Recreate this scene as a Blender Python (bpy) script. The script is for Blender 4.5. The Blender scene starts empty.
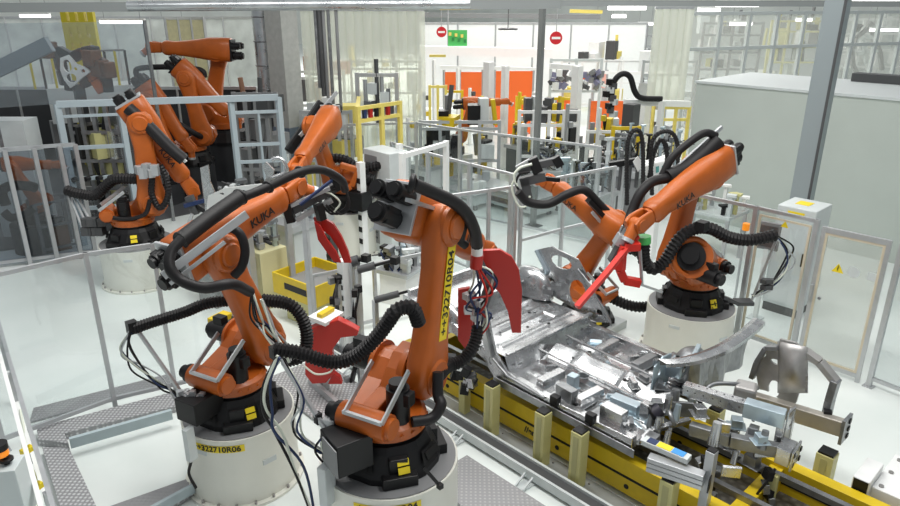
import bpy, math, random
from mathutils import Vector, Matrix
from mathutils.noise import noise as mnoise

# ------------------------------------------------------------------ camera, world, lights
SC = bpy.context.scene
COL = SC.collection
CF = 684.0; CP = math.radians(20.3); CH = 4.6; CA = math.radians(43.3)
cam_d = bpy.data.cameras.new('camera'); cam = bpy.data.objects.new('camera', cam_d); COL.objects.link(cam)
cam_d.sensor_width = 36.0; cam_d.lens = CF / 900.0 * 36.0; cam_d.clip_end = 300
cam.location = (0, 0, CH); cam.rotation_euler = (math.pi/2 - CP, 0, -CA)
SC.camera = cam
SC.view_settings.view_transform = 'Standard'; SC.view_settings.look = 'None'
SC.view_settings.exposure = 0.0; SC.view_settings.gamma = 1.0
SC.view_settings.use_curve_mapping = False
wd = bpy.data.worlds.new('hall_light'); SC.world = wd; wd.use_nodes = True
wd.node_tree.nodes['Background'].inputs[0].default_value = (0.93, 0.97, 1.0, 1)
wd.node_tree.nodes['Background'].inputs[1].default_value = 0.33
def area(name, loc, sx, sy, power, rot=(0, 0, 0), col=(1, 1, 1)):
    l = bpy.data.lights.new(name, 'AREA'); l.shape = 'RECTANGLE'; l.size = sx; l.size_y = sy
    l.energy = power; l.color = col
    o = bpy.data.objects.new(name, l); COL.objects.link(o); o.location = loc; o.rotation_euler = rot
    return o
# rows of hall lamps high above the cells
area('hall_lamp_row', (4.5, 4.5, 9.0), 1.2, 9, 760, (0, 0, 0), (1, .99, .96))
area('hall_lamp_row', (9.5, 5.5, 9.0), 1.2, 10, 330, (0, 0, 0), (1, .99, .96))
area('hall_lamp_row', (1.0, 9.5, 9.0), 6, 1.2, 190, (0, 0, 0), (1, .99, .96))
area('hall_lamp_row', (20, 14, 9.0), 12, 12, 1500, (0, 0, 0), (1, .99, .95))
area('hall_lamp_row', (30, 34, 10.0), 20, 20, 7500, (0, 0, 0), (1, .99, .95))
area('hall_lamp_row', (8, 28, 9.0), 8, 8, 500, (0, 0, 0), (1, .99, .95))

# ------------------------------------------------------------------ picking real points
def ray(x, y):
    u = (x-450)/CF; v = (y-253)/CF
    fw = math.cos(CP)-v*math.sin(CP); dn = math.sin(CP)+v*math.cos(CP)
    return Vector((fw*math.sin(CA)+u*math.cos(CA), fw*math.cos(CA)-u*math.sin(CA), -dn))
def at(x, y, z=0.0):
    r = ray(x, y); t = (z-CH)/r.z
    return Vector((r.x*t, r.y*t, z))
def atX(x, y, X):
    r = ray(x, y); t = X/r.x; return Vector((X, r.y*t, CH+r.z*t))
def atY(x, y, Y):
    r = ray(x, y); t = Y/r.y; return Vector((r.x*t, Y, CH+r.z*t))
def atD(x, y, d):          # d = horizontal distance ahead of the camera
    r = ray(x, y); f = r.x*math.sin(CA)+r.y*math.cos(CA); t = d/f
    return Vector((r.x*t, r.y*t, CH+r.z*t))
def fdist(p): return p[0]*math.sin(CA)+p[1]*math.cos(CA)

# ------------------------------------------------------------------ materials
MATS = {}
def mat(name, col, rough=.5, metal=0., noise=0., nscale=8., bump=0., bscale=30., spec=.5, emit=None, estr=0., alpha=1., coat=0.):
    if name in MATS: return MATS[name]
    m = bpy.data.materials.new(name); m.use_nodes = True; nt = m.node_tree; b = nt.nodes['Principled BSDF']
    b.inputs['Base Color'].default_value = (*col, 1); b.inputs['Roughness'].default_value = rough
    b.inputs['Metallic'].default_value = metal; b.inputs['Specular IOR Level'].default_value = spec
    b.inputs['Coat Weight'].default_value = coat
    if alpha < 1: b.inputs['Alpha'].default_value = alpha
    if emit: b.inputs['Emission Color'].default_value = (*emit, 1); b.inputs['Emission Strength'].default_value = estr
    tc = nt.nodes.new('ShaderNodeTexCoord')
    if noise > 0:
        n = nt.nodes.new('ShaderNodeTexNoise'); n.inputs['Scale'].default_value = nscale; n.inputs['Detail'].default_value = 5
        r = nt.nodes.new('ShaderNodeMapRange'); r.inputs[1].default_value = .3; r.inputs[2].default_value = .7
        r.inputs[3].default_value = 1-noise; r.inputs[4].default_value = 1+noise*.5
        x = nt.nodes.new('ShaderNodeMix'); x.data_type = 'RGBA'; x.blend_type = 'MULTIPLY'; x.inputs[0].default_value = 1
        x.inputs[6].default_value = (*col, 1)
        nt.links.new(tc.outputs['Object'], n.inputs['Vector']); nt.links.new(n.outputs[0], r.inputs[0])
        nt.links.new(r.outputs[0], x.inputs[7]); nt.links.new(x.outputs[2], b.inputs['Base Color'])
        r2 = nt.nodes.new('ShaderNodeMapRange'); r2.inputs[3].default_value = max(0, rough-.12); r2.inputs[4].default_value = min(1, rough+.12)
        nt.links.new(n.outputs[0], r2.inputs[0]); nt.links.new(r2.outputs[0], b.inputs['Roughness'])
    if bump > 0:
        n2 = nt.nodes.new('ShaderNodeTexNoise'); n2.inputs['Scale'].default_value = bscale
        bp = nt.nodes.new('ShaderNodeBump'); bp.inputs['Strength'].default_value = bump; bp.inputs['Distance'].default_value = .02
        nt.links.new(tc.outputs['Object'], n2.inputs['Vector']); nt.links.new(n2.outputs[0], bp.inputs['Height'])
        nt.links.new(bp.outputs[0], b.inputs['Normal'])
    MATS[name] = m; return m
ORANGE = mat('robot_orange', (.47, .105, .010), .40, noise=.15, nscale=4, coat=.05)
BLACK = mat('black_cast', (.010, .010, .011), .42, spec=.3)
RUBBER = mat('black_hose', (.013, .012, .013), .5, spec=.3)
DGREY = mat('dark_grey', (.07, .072, .075), .5)
MGREY = mat('mid_grey', (.22, .225, .23), .5)
ALU = mat('aluminium', (.52, .535, .55), .38, metal=.55, noise=.06)
STEEL = mat('galvanised_sheet', (.56, .57, .58), .26, metal=.9, noise=.2, nscale=5, bump=.06, bscale=5)
STEELD = mat('dull_steel', (.30, .31, .32), .36, metal=.75, noise=.25, nscale=10)
STEELB = mat('bluish_zinc', (.50, .60, .66), .33, metal=.7, noise=.12, nscale=8)
WHITEP = mat('off_white_paint', (.76, .76, .69), .42, noise=.05, nscale=3)
WHITE = mat('white_paint', (.84, .85, .84), .45, noise=.03)
WHITEG = mat('pale_grey_paint', (.60, .64, .64), .45, noise=.04)
BLUEG = mat('blue_grey_paint', (.42, .50, .53), .45, noise=.05)
YEL = mat('safety_yellow', (.70, .50, .012), .42, noise=.08)
LYEL = mat('light_yellow', (.80, .66, .16), .5, noise=.06)
CREAM = mat('cream_green_paint', (.60, .57, .26), .45, noise=.06)
RED = mat('gripper_red', (.44, .015, .008), .38)
REDB = mat('bright_red', (.60, .022, .012), .4)
OPANEL = mat('orange_red_panel', (.92, .16, .025), .5)
GREEN = mat('green', (.08, .50, .12), .5)
BLUE = mat('cable_blue', (.012, .03, .10), .5)
SHEETM = mat('matt_sheet', (.44, .43, .42), .42, metal=.55, noise=.2, nscale=6, bump=.08, bscale=6)
CWHITE = mat('cable_white', (.70, .74, .64), .5)
YLAB = mat('label_yellow', (.85, .66, .02), .5)
INK = mat('label_ink', (.01, .01, .01), .6)
AMBER = mat('amber_lens', (.95, .28, .01), .3, emit=(1, .3, .02), estr=.4)
BOLT = mat('bolt_grey', (.35, .34, .33), .4, metal=.6)
CONC = mat('concrete', (.42, .43, .41), .8, noise=.12)
def tread(name, col, scale, bstr=.6):
    m = bpy.data.materials.new(name); m.use_nodes = True; nt = m.node_tree; b = nt.nodes['Principled BSDF']
    b.inputs['Metallic'].default_value = .35; b.inputs['Roughness'].default_value = .42
    tc = nt.nodes.new('ShaderNodeTexCoord'); mp = nt.nodes.new('ShaderNodeMapping'); mp.inputs['Rotation'].default_value = (0, 0, .785)
    ck = nt.nodes.new('ShaderNodeTexVoronoi'); ck.inputs['Scale'].default_value = scale; ck.inputs['Randomness'].default_value = .0
    r = nt.nodes.new('ShaderNodeValToRGB'); r.color_ramp.elements[0].position = .12; r.color_ramp.elements[0].color = (col[0]*1.7, col[1]*1.7, col[2]*1.7, 1)
    r.color_ramp.elements[1].position = .45; r.color_ramp.elements[1].color = (*[c*.8 for c in col], 1)
    bp = nt.nodes.new('ShaderNodeBump'); bp.inputs['Strength'].default_value = bstr; bp.inputs['Distance'].default_value = .01; bp.invert = True
    L = nt.links.new
    L(tc.outputs['Object'], mp.inputs['Vector']); L(mp.outputs[0], ck.inputs['Vector']); L(ck.outputs['Distance'], r.inputs[0])
    L(r.outputs[0], b.inputs['Base Color']); L(ck.outputs['Distance'], bp.inputs['Height']); L(bp.outputs[0], b.inputs['Normal'])
    return m
TREAD = tread('tread_plate', (.40, .40, .41), 22)
TREADB = tread('tread_plate_big', (.13, .125, .11), 12)
def glass(name, tint, fac, rough=.05, hazef=0., haze=(.8, .82, .82)):
    m = bpy.data.materials.new(name); m.use_nodes = True; nt = m.node_tree; nt.nodes.remove(nt.nodes['Principled BSDF'])
    out = nt.nodes['Material Output']; tr = nt.nodes.new('ShaderNodeBsdfTransparent'); tr.inputs[0].default_value = (*tint, 1)
    gl = nt.nodes.new('ShaderNodeBsdfGlossy'); gl.inputs['Roughness'].default_value = rough
    mx = nt.nodes.new('ShaderNodeMixShader'); mx.inputs[0].default_value = fac
    L = nt.links.new
    L(tr.outputs[0], mx.inputs[1]); L(gl.outputs[0], mx.inputs[2]); last = mx
    if hazef > 0:
        df = nt.nodes.new('ShaderNodeBsdfDiffuse'); df.inputs[0].default_value = (*haze, 1)
        tl = nt.nodes.new('ShaderNodeBsdfTranslucent'); tl.inputs[0].default_value = (*haze, 1)
        md = nt.nodes.new('ShaderNodeMixShader'); md.inputs[0].default_value = .5
        m2 = nt.nodes.new('ShaderNodeMixShader'); m2.inputs[0].default_value = hazef
        L(df.outputs[0], md.inputs[1]); L(tl.outputs[0], md.inputs[2])
        L(mx.outputs[0], m2.inputs[1]); L(md.outputs[0], m2.inputs[2]); last = m2
    L(last.outputs[0], out.inputs[0]); return m
PANE = glass('clear_pane', (.93, .95, .95), .06)
PANEH = glass('hazy_pane', (.95, .96, .95), .05, .1, .22, (.78, .80, .76))
PANED = glass('smoky_pane', (.62, .66, .70), .07)
CURT = glass('strip_curtain', (.92, .93, .88), .05, .2, .38, (.82, .84, .79))

# ------------------------------------------------------------------ mesh collecting
def ortho(d):
    d = Vector(d).normalized(); a = Vector((0, 0, 1)) if abs(d.z) < .9 else Vector((1, 0, 0))
    u = d.cross(a).normalized(); return u, d.cross(u).normalized()
def spline(pts, n=8):
    P = [Vector(p) for p in pts]
    if len(P) < 3: return P
    P = [P[0]*2-P[1]] + P + [P[-1]*2-P[-2]]; out = []
    for i in range(1, len(P)-2):
        a, b, c, d = P[i-1:i+3]
        for k in range(n):
            t = k/n
            out.append(.5*((2*b)+(c-a)*t+(2*a-5*b+4*c-d)*t*t+(3*b-a-3*c+d)*t**3))
    out.append(P[-2]); return out
class MB:
    def __init__(s, M=None): s.v = []; s.f = []; s.sm = []; s.M = M or Matrix.Identity(4)
    def add(s, vs, fs, smooth=False):
        n = len(s.v); M = s.M
        s.v += [tuple(M @ Vector(p)) for p in vs]; s.f += [tuple(i+n for i in f) for f in fs]; s.sm += [smooth]*len(fs); return s
    def box(s, x0, x1, y0, y1, z0, z1):
        if x0 > x1: x0, x1 = x1, x0
        if y0 > y1: y0, y1 = y1, y0
        if z0 > z1: z0, z1 = z1, z0
        vs = [(x, y, z) for z in (z0, z1) for y in (y0, y1) for x in (x0, x1)]
        return s.add(vs, [(0, 2, 3, 1), (4, 5, 7, 6), (0, 1, 5, 4), (2, 6, 7, 3), (0, 4, 6, 2), (1, 3, 7, 5)])
    def cbox(s, c, sx, sy, sz, rz=0, rx=0, ry=0):
        R = Matrix.Translation(Vector(c)) @ Matrix.Rotation(rz, 4, 'Z') @ Matrix.Rotation(ry, 4, 'Y') @ Matrix.Rotation(rx, 4, 'X')
        o = s.M; s.M = o @ R; s.box(-sx/2, sx/2, -sy/2, sy/2, -sz/2, sz/2); s.M = o; return s
    def bar(s, a, b, w, h=None, up=(0, 0, 1)):
        h = h or w; a = Vector(a); b = Vector(b); d = b-a
        if d.length < 1e-6: return s
        d.normalize(); upv = Vector(up)
        if abs(d.dot(upv)) > .98: upv = Vector((1, 0, 0)) if abs(d.x) < .9 else Vector((0, 1, 0))
        u = d.cross(upv).normalized(); t = u.cross(d).normalized()
        vs = [p+u*(i*w/2)+t*(j*h/2) for p in (a, b) for i, j in ((-1, -1), (1, -1), (1, 1), (-1, 1))]
        return s.add(vs, [(3, 2, 1, 0), (4, 5, 6, 7), (0, 1, 5, 4), (1, 2, 6, 5), (2, 3, 7, 6), (3, 0, 4, 7)])
    def cyl(s, a, b, r, r2=None, n=20, cap=True):
        r2 = r if r2 is None else r2; a = Vector(a); b = Vector(b); u, t = ortho(b-a); vs = []
        for p, q in ((a, r), (b, r2)):
            vs += [p+(u*math.cos(2*math.pi*k/n)+t*math.sin(2*math.pi*k/n))*q for k in range(n)]
        s.add(vs, [(k, (k+1) % n, n+(k+1) % n, n+k) for k in range(n)], True)
        if cap:
            if r > 0: s.add(vs[:n], [tuple(range(n))[::-1]])
            if r2 > 0: s.add(vs[n:], [tuple(range(n))])
        return s
    def disc(s, c, ax, r, th, bev=.2, n=24):   # cylinder with chamfered far edge
        c = Vector(c); ax = Vector(ax).normalized(); k = th*bev
        s.cyl(c, c+ax*(th-k), r, n=n, cap=False); s.cyl(c+ax*(th-k), c+ax*th, r, r-k, n=n, cap=False)
        u, t = ortho(ax)
        vs = [c+ax*th+(u*math.cos(2*math.pi*i/n)+t*math.sin(2*math.pi*i/n))*(r-k) for i in range(n)]
        s.add(vs, [tuple(range(n))]); vs = [c+(u*math.cos(2*math.pi*i/n)+t*math.sin(2*math.pi*i/n))*r for i in range(n)]
        s.add(vs, [tuple(range(n))[::-1]]); return s
    def ring(s, c, ax, R, r, n=24, m=8):
        c = Vector(c); u, t = ortho(ax); ax = Vector(ax).normalized(); vs = []
        for i in range(n):
            d = u*math.cos(2*math.pi*i/n)+t*math.sin(2*math.pi*i/n)
            for j in range(m):
                a = 2*math.pi*j/m; vs.append(c+d*(R+r*math.cos(a))+ax*(r*math.sin(a)))
        return s.add(vs, [(i*m+j, ((i+1) % n)*m+j, ((i+1) % n)*m+(j+1) % m, i*m+(j+1) % m) for i in range(n) for j in range(m)], True)
    def tube(s, pts, r, n=8, corr=0, k=8, pitch=.03, sp=True):
        P = spline(pts, k) if sp else [Vector(p) for p in pts]
        if corr:   # resample evenly for ribs
            L = [0]
            for a, b in zip(P, P[1:]): L.append(L[-1]+(b-a).length)
            m = max(4, int(L[-1]/pitch*2)); Q = []; j = 0
            for i in range(m+1):
                t = L[-1]*i/m
                while j < len(L)-2 and L[j+1] < t: j += 1
                w = (t-L[j])/max(1e-9, L[j+1]-L[j]); Q.append(P[j].lerp(P[j+1], min(1, w)))
            P = Q
        u = None; vs = []; N = len(P)
        for i, p in enumerate(P):
            d = (P[min(i+1, N-1)]-P[max(i-1, 0)]).normalized()
            if u is None: u, _ = ortho(d)
            u = (u-d*u.dot(d)).normalized(); t = d.cross(u)
            rr = r(i/(N-1)) if callable(r) else r
            if corr: rr *= 1+corr*(1 if i % 2 else -1)
            vs += [p+(u*math.cos(2*math.pi*q/n)+t*math.sin(2*math.pi*q/n))*rr for q in range(n)]
        fs = [(i*n+q, i*n+(q+1) % n, (i+1)*n+(q+1) % n, (i+1)*n+q) for i in range(N-1) for q in range(n)]
        s.add(vs, fs, not corr); s.add(vs[:n], [tuple(range(n))[::-1]]); s.add(vs[-n:], [tuple(range(n))]); return s
    def prism(s, pts, a, b, ax='y'):     # polygon in the two other axes, extruded along ax from a to b
        def mk(p, q):
            return (p[0], q, p[1]) if ax == 'y' else ((p[0], p[1], q) if ax == 'z' else (q, p[0], p[1]))
        n = len(pts); vs = [mk(p, a) for p in pts]+[mk(p, b) for p in pts]
        return s.add(vs, [tuple(range(n)), tuple(range(2*n-1, n-1, -1))]+[(i, i+n, (i+1) % n+n, (i+1) % n) for i in range(n)])
    def loft(s, secs, n=20, e=3.0, smooth=True):    # sections (x, cy, cz, hy, hz) along local x
        vs = []
        for (x, cy, cz, hy, hz) in secs:
            for k in range(n):
                a = 2*math.pi*k/n; c, w = math.cos(a), math.sin(a)
                vs.append((x, cy+hy*math.copysign(abs(c)**(2/e), c), cz+hz*math.copysign(abs(w)**(2/e), w)))
        m = len(secs)
        s.add(vs, [(i*n+k, i*n+(k+1) % n, (i+1)*n+(k+1) % n, (i+1)*n+k) for i in range(m-1) for k in range(n)], smooth)
        s.add(vs[:n], [tuple(range(n))[::-1]]); s.add(vs[-n:], [tuple(range(n))]); return s
    def sheet(s, grid, th=.006):         # grid[i][j] of points, given thickness downwards
        R = len(grid); C = len(grid[0]); vs = [Vector(p) for r in grid for p in r]
        nrm = (Vector(grid[1][0])-Vector(grid[0][0])).cross(Vector(grid[0][1])-Vector(grid[0][0])).normalized()*th
        fs = [(i*C+j, i*C+j+1, (i+1)*C+j+1, (i+1)*C+j) for i in range(R-1) for j in range(C-1)]
        n = R*C; vs2 = vs+[v-nrm for v in vs]; fs2 = fs+[tuple(n+k for k in f[::-1]) for f in fs]
        edge = [(i, 0) for i in range(R)]+[(R-1, j) for j in range(1, C)]+[(i, C-1) for i in range(R-2, -1, -1)]+[(0, j) for j in range(C-2, 0, -1)]
        E = [a*C+b for a, b in edge]
        fs2 += [(E[k], E[(k+1) % len(E)], E[(k+1) % len(E)]+n, E[k]+n) for k in range(len(E))]
        return s.add(vs2, fs2)
    def plate(s, outer, holes, th, O, U, V):
        """flat plate in plane O + a*U + b*V with round/oval holes (a, b, ra, rb); cut by triangulation grid"""
        import mathutils
        from mathutils.geometry import delaunay_2d_cdt
        P = [Vector(p[:2]) for p in outer]; faces = [list(range(len(P)))]
        for (a, b, ra, rb) in holes:
            st = len(P); m = 12
            P += [Vector((a+ra*math.cos(2*math.pi*k/m), b+rb*math.sin(2*math.pi*k/m))) for k in range(m)]
            faces.append(list(range(st, st+m))[::-1])
        res = delaunay_2d_cdt(P, [], faces, 0, 1e-5)
        V2, _, F2 = res[0], res[1], res[2]
        def inh(c): return any(((c.x-a)/ra)**2+((c.y-b)/rb)**2 < .93 for a, b, ra, rb in holes)
        def ino(c):
            r = False; n = len(outer)
            for i in range(n):
                x1, y1 = outer[i][:2]; x2, y2 = outer[(i+1) % n][:2]
                if (y1 > c.y) != (y2 > c.y) and c.x < (x2-x1)*(c.y-y1)/(y2-y1)+x1: r = not r
            return r
        F = [f for f in F2 if not inh(sum((V2[i] for i in f), Vector((0, 0)))/len(f)) and ino(sum((V2[i] for i in f), Vector((0, 0)))/len(f))]
        O = Vector(O); U = Vector(U); V = Vector(V); N = U.cross(V).normalized()*th
        top = [O+U*p.x+V*p.y for p in V2]; n = len(top); vs = top+[p-N for p in top]
        fs = [tuple(f) for f in F]+[tuple(i+n for i in f[::-1]) for f in F]
        cnt = {}
        for f in F:
            for i in range(len(f)): cnt[(f[i], f[(i+1) % len(f)])] = 1
        fs += [(a, a+n, b+n, b) for (a, b) in cnt if (b, a) not in cnt]
        return s.add(vs, fs)
    def build(s, name, m, parent=None, label=None, bevel=0):
        me = bpy.data.meshes.new(name); me.from_pydata(s.v, [], s.f); me.materials.append(m)
        me.polygons.foreach_set('use_smooth', s.sm); me.update()
        o = bpy.data.objects.new(name, me); COL.objects.link(o)
        if parent is not None: o.parent = parent
        if label: o['label'] = label
        if bevel:
            bv = o.modifiers.new('edge', 'BEVEL'); bv.width = bevel; bv.segments = 2; bv.limit_method = 'ANGLE'
        return o
def empty(name, loc=(0, 0, 0), rz=0.):
    o = bpy.data.objects.new(name, None); COL.objects.link(o); o.location = loc; o.rotation_euler = (0, 0, rz)
    o.empty_display_size = .1; return o
def tag(o, label, cat, group=None, kind=None):
    if label: o['label'] = label
    if cat: o['category'] = cat
    if group: o['group'] = group
    if kind: o['kind'] = kind
    return o
def struct(o, label=None): o['kind'] = 'structure'; (label and o.__setitem__('label', label)); return o
def copy_tree(o, parent=None):
    c = o.copy(); COL.objects.link(c); c.parent = parent
    for ch in list(o.children): copy_tree(ch, c)
    return c
def text_mb(txt, size, bend=None, weight=0.0):
    """mesh of some lettering lying in the xy plane, centred; bend = cylinder radius wraps it (x around, y up)"""
    cu = bpy.data.curves.new('lettering', 'FONT'); cu.body = txt; cu.size = size; cu.align_x = 'CENTER'; cu.align_y = 'CENTER'; cu.offset = weight
    cu.extrude = .0015
    ob = bpy.data.objects.new('lettering', cu); COL.objects.link(ob)
    bpy.context.view_layer.update()
    me = bpy.data.meshes.new_from_object(ob.evaluated_get(bpy.context.evaluated_depsgraph_get()))
    vs = [v.co.copy() for v in me.vertices]; fs = [tuple(p.vertices) for p in me.polygons]
    bpy.data.objects.remove(ob); bpy.data.curves.remove(cu); bpy.data.meshes.remove(me)
    return vs, fs
def write(txt, size, name, m, parent, M, bend=None, weight=0.0):
    vs, fs = text_mb(txt, size, weight=weight); b = MB(M)
    if bend:
        vs = [Vector((math.sin(v.x/bend)*(bend+.004+v.z), -math.cos(v.x/bend)*(bend+.004+v.z), v.y)) for v in vs]
    b.add(vs, fs); return b.build(name, m, parent)

def repeat(name, mb, m, parent, spots, M=None, smooth=False):
    """one small part placed many times: spots are matrices or points in the parent's space"""
    first = mb.build(name, m, parent); out = [first]
    for i, q in enumerate(spots):
        o = first if i == 0 else first.copy()
        if i: COL.objects.link(o); o.parent = parent; out.append(o)
        o.matrix_local = q if isinstance(q, Matrix) else Matrix.Translation(Vector(q))
    return out
# ------------------------------------------------------------------ setting: floor, walls
def floor_mat():
    m = bpy.data.materials.new('sealed_floor'); m.use_nodes = True; nt = m.node_tree; b = nt.nodes['Principled BSDF']
    tc = nt.nodes.new('ShaderNodeTexCoord'); n = nt.nodes.new('ShaderNodeTexNoise'); n.inputs['Scale'].default_value = .9; n.inputs['Detail'].default_value = 6
    r = nt.nodes.new('ShaderNodeValToRGB'); r.color_ramp.elements[0].position = .3; r.color_ramp.elements[0].color = (.72, .775, .75, 1)
    r.color_ramp.elements[1].position = .7; r.color_ramp.elements[1].color = (.81, .85, .83, 1)
    nt.links.new(tc.outputs['Object'], n.inputs['Vector']); nt.links.new(n.outputs[0], r.inputs[0]); nt.links.new(r.outputs[0], b.inputs['Base Color'])
    b.inputs['Roughness'].default_value = .28; b.inputs['Specular IOR Level'].default_value = .45
    return m
struct(MB().box(-30, 75, -12, 90, -.1, 0).build('floor', floor_mat()))
WALLG = mat('enclosure_panel', (.50, .55, .51), .5, noise=.03, nscale=1.5)
# the tall pale enclosure on the right
wl = at(690, 215); XW = wl.x
struct(MB().box(14.15, 16.8, -6, 7.3, 0, 2.93).build('wall_enclosure', WALLG))
t = MB(); t.box(14.12, 16.8, -6, 7.33, 2.93, 2.98); struct(t.build('trim_1', WHITEG))
t = MB(); t.box(16.4, 16.75, -6, 5.0, 2.98, 3.15); struct(t.build('trim_2', DGREY))
# far walls of the hall
struct(MB().box(-30, 75, 70, 70.3, 0, 12).build('wall_back', mat('far_wall', (.74, .77, .74), .7, noise=.15, nscale=.3)))
struct(MB().box(62, 62.3, -12, 90, 0, 12).build('wall_right', mat('far_wall')if 0 else MATS['far_wall']))

# ------------------------------------------------------------------ robots
def Mx(P, Q, Y=(0, 1, 0)):
    """frame at P, x towards Q, y kept"""
    x = (Vector(Q)-Vector(P)).normalized(); y = Vector(Y); z = x.cross(y).normalized(); y = z.cross(x)
    M = Matrix((x, y, z)).transposed().to_4x4(); M.translation = Vector(P); return M
class Robot:
    def __init__(R, name, label, base, s, yaw, a2, a3, motor_mat=BLACK, tool_dir=None, box_side=None, letters=True, dark=False, detail=True, ml_=1.0):
        R.s = s; R.base = Vector(base); R.yaw = math.radians(yaw)
        e = empty('industrial_robot', base, R.yaw); e['label'] = label; e['category'] = 'robot'; e['group'] = 'orange industrial robots'
        R.e = e; R.W2L = (Matrix.Translation(R.base) @ Matrix.Rotation(R.yaw, 4, 'Z')).inverted(); S = lambda *p: tuple(q*s for q in p)
        org = ORANGE
        # black cast base
        b = MB()
        n = 8
        def octo(r, z, k=.72): return [(r*math.cos(a)*1, r*math.sin(a), z) for a in [math.radians(q) for q in (14, 31, 59, 76, 104, 121, 149, 166, 194, 211, 239, 256, 284, 301, 329, 346)]]
        rings = [octo(.46*s, .0), octo(.46*s, .06*s), octo(.43*s, .12*s), octo(.38*s, .24*s), octo(.345*s, .30*s)]
        vs = [p for r_ in rings for p in r_]
        b.add(vs, [(i*16+k, i*16+(k+1) % 16, (i+1)*16+(k+1) % 16, (i+1)*16+k) for i in range(4) for k in range(16)])
        b.add(rings[-1], [tuple(range(16))])
        b.cyl(S(0, 0, .29), S(0, 0, .34), .31*s, n=28)
        for a in (45, 135, 225, 315):      # foot lugs
            c, d = math.cos(math.radians(a)), math.sin(math.radians(a))
            b.cbox(S(.40*c, .40*d, .05), .2*s, .3*s, .10*s, math.radians(a))
            b.cbox(S(.36*c, .36*d, .15), .14*s, .16*s, .16*s, math.radians(a))
        base_o = b.build('base', BLACK, e, bevel=.008)
        if detail:
            repeat('anchor_bolt', MB().cyl((0, 0, 0), (0, 0, .03*s), .022*s, n=10), mat('bolt_red', (.25, .06, .05), .5), base_o, [S(.40*math.cos(math.radians(a)), .40*math.sin(math.radians(a)), .10) for a in (37, 53, 127, 143, 217, 233, 307, 323)])
            for a in (0, 90, 180, 270):
                w = MB(Matrix.Rotation(math.radians(a), 4, 'Z')); w.add([S(.452, -.14, .115), S(.452, .14, .115), S(.402, .10, .22), S(.402, -.10, .22)], [(0, 1, 2, 3)])
                w.cbox(S(.428, 0, .165), .03*s, .16*s, .07*s, 0, 0, -.42); w.build('casting_pocket', mat('pocket_black', (.003, .003, .003), .8), base_o)
            for a, z in (((248-yaw) if s != .9 else 262-yaw, .15),) if not dark else ():
                w = MB(Matrix.Rotation(math.radians(a), 4, 'Z')); w.cbox(S(.425, .0, .20), .012*s, .10*s, .055*s, 0, 0, -.42); w.cbox(S(.452, .0, .135), .012*s, .10*s, .055*s, 0, 0, -.3)
                w.build('warning_sticker', YLAB, base_o)
        # orange carousel
        c = MB(); c.cyl(S(0, 0, .34), S(0, 0, .44), .34*s, n=32); c.cyl(S(0, 0, .44), S(0, 0, .47), .34*s, .30*s, n=32)
        c.prism([S(*p) for p in ((-.30, .44), (.34, .44), (.52, .52), (.62, .66), (.56, .82), (.42, .91), (.26, .88), (.14, .78), (.02, .64), (-.28, .60))], -.06*s, .10*s)
        c.prism([S(*p) for p in ((-.26, .44), (.30, .44), (.46, .54), (.54, .675), (.48, .80), (.35, .84), (.24, .80), (.10, .66), (-.24, .54))], .10*s, .28*s)
        c.disc(S(.35, .26, .675), (0, 1, 0), .21*s, .06*s, .4, 28)
        c.cyl(S(.35, -.08, .675), S(.35, -.02, .675), .25*s, n=28)
        c.box(*S(-.42, -.2, -.24, .24, .44, .52))
        car = c.build('carousel', org, e, bevel=.012*s)
        if detail:
            repeat('ring_bolt', MB().cyl((-.012, 0, 0), (.008, 0, 0), .018*s, n=6), org, car, [Matrix.Rotation(2*math.pi*q/20, 4, 'Z') @ Matrix.Translation(S(.345, 0, .39)) for q in range(20)])
            k = MB(); k.cyl(S(-.36, -.26, .56), S(-.36, .20, .56), .115*s, n=24); k.cyl(S(-.36, -.30, .56), S(-.36, -.26, .56), .09*s, n=24)
            k.build('balancing_cylinder', org, e, bevel=.008)
            k = MB(); k.cyl(S(-.36, .20, .56), S(-.36, .26, .56), .10*s, n=20); k.cyl(S(-.36, .26, .56), S(-.36, .34, .56), .07*s, n=16); k.build('cylinder_cap', BLACK, e)
            k = MB(); k.cyl(S(-.10, -.18, .45), S(-.10, -.18, .78), .10*s, n=20); k.cyl(S(-.10, -.18, .78), S(-.10, -.18, .84), .075*s, n=20); k.cbox(S(-.10, -.28, .70), .1*s, .08*s, .12*s)
            k.build('axis_motor', motor_mat, e, bevel=.006)
            k = MB(); k.cyl(S(.35, .30, .675), S(.35, .62, .675), .115*s, n=20); k.cyl(S(.35, .62, .675), S(.35, .68, .675), .08*s, n=20); k.cbox(S(.35, .5, .82), .1*s, .14*s, .1*s)
            k.build('axis_motor', motor_mat, e, bevel=.006)
            k = MB(); k.bar(S(-.46, -.26, .66), S(-.05, -.26, .93), .015, .05*s); k.bar(S(-.46, .1, .66), S(-.05, .1, .93), .015, .05*s); k.bar(S(-.46, -.26, .66), S(-.46, .12, .66), .03*s)
            k.build('guard_bracket', ALU, e)
        # links
        A2, A3 = math.radians(a2), math.radians(a3)
        Sh = Vector(S(.35, 0, .675)); El = Sh+Vector((math.cos(A2), 0, math.sin(A2)))*1.35*s; Wr = El+Vector((math.cos(A3), 0, math.sin(A3)))*1.4*s
        R.Sh, R.El, R.Wr = Sh, El, Wr; L = 1.35*s
        M = Mx(Sh, El); a = MB(M); y = -.19*s
        a.loft([(x*s, y, zc*s, hy*s*1.15, hz*s*1.15) for x, zc, hy, hz in ((-.21, 0, .05, .08), (-.17, 0, .085, .14), (-.05, 0, .10, .20), (.12, 0, .105, .205), (.30, .0, .10, .17), (.60, .0, .095, .145), (.95, 0, .09, .135), (1.18, 0, .095, .16), (1.33, 0, .10, .18), (1.45, 0, .09, .15), (1.52, 0, .06, .09))], n=24, e=4)
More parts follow.
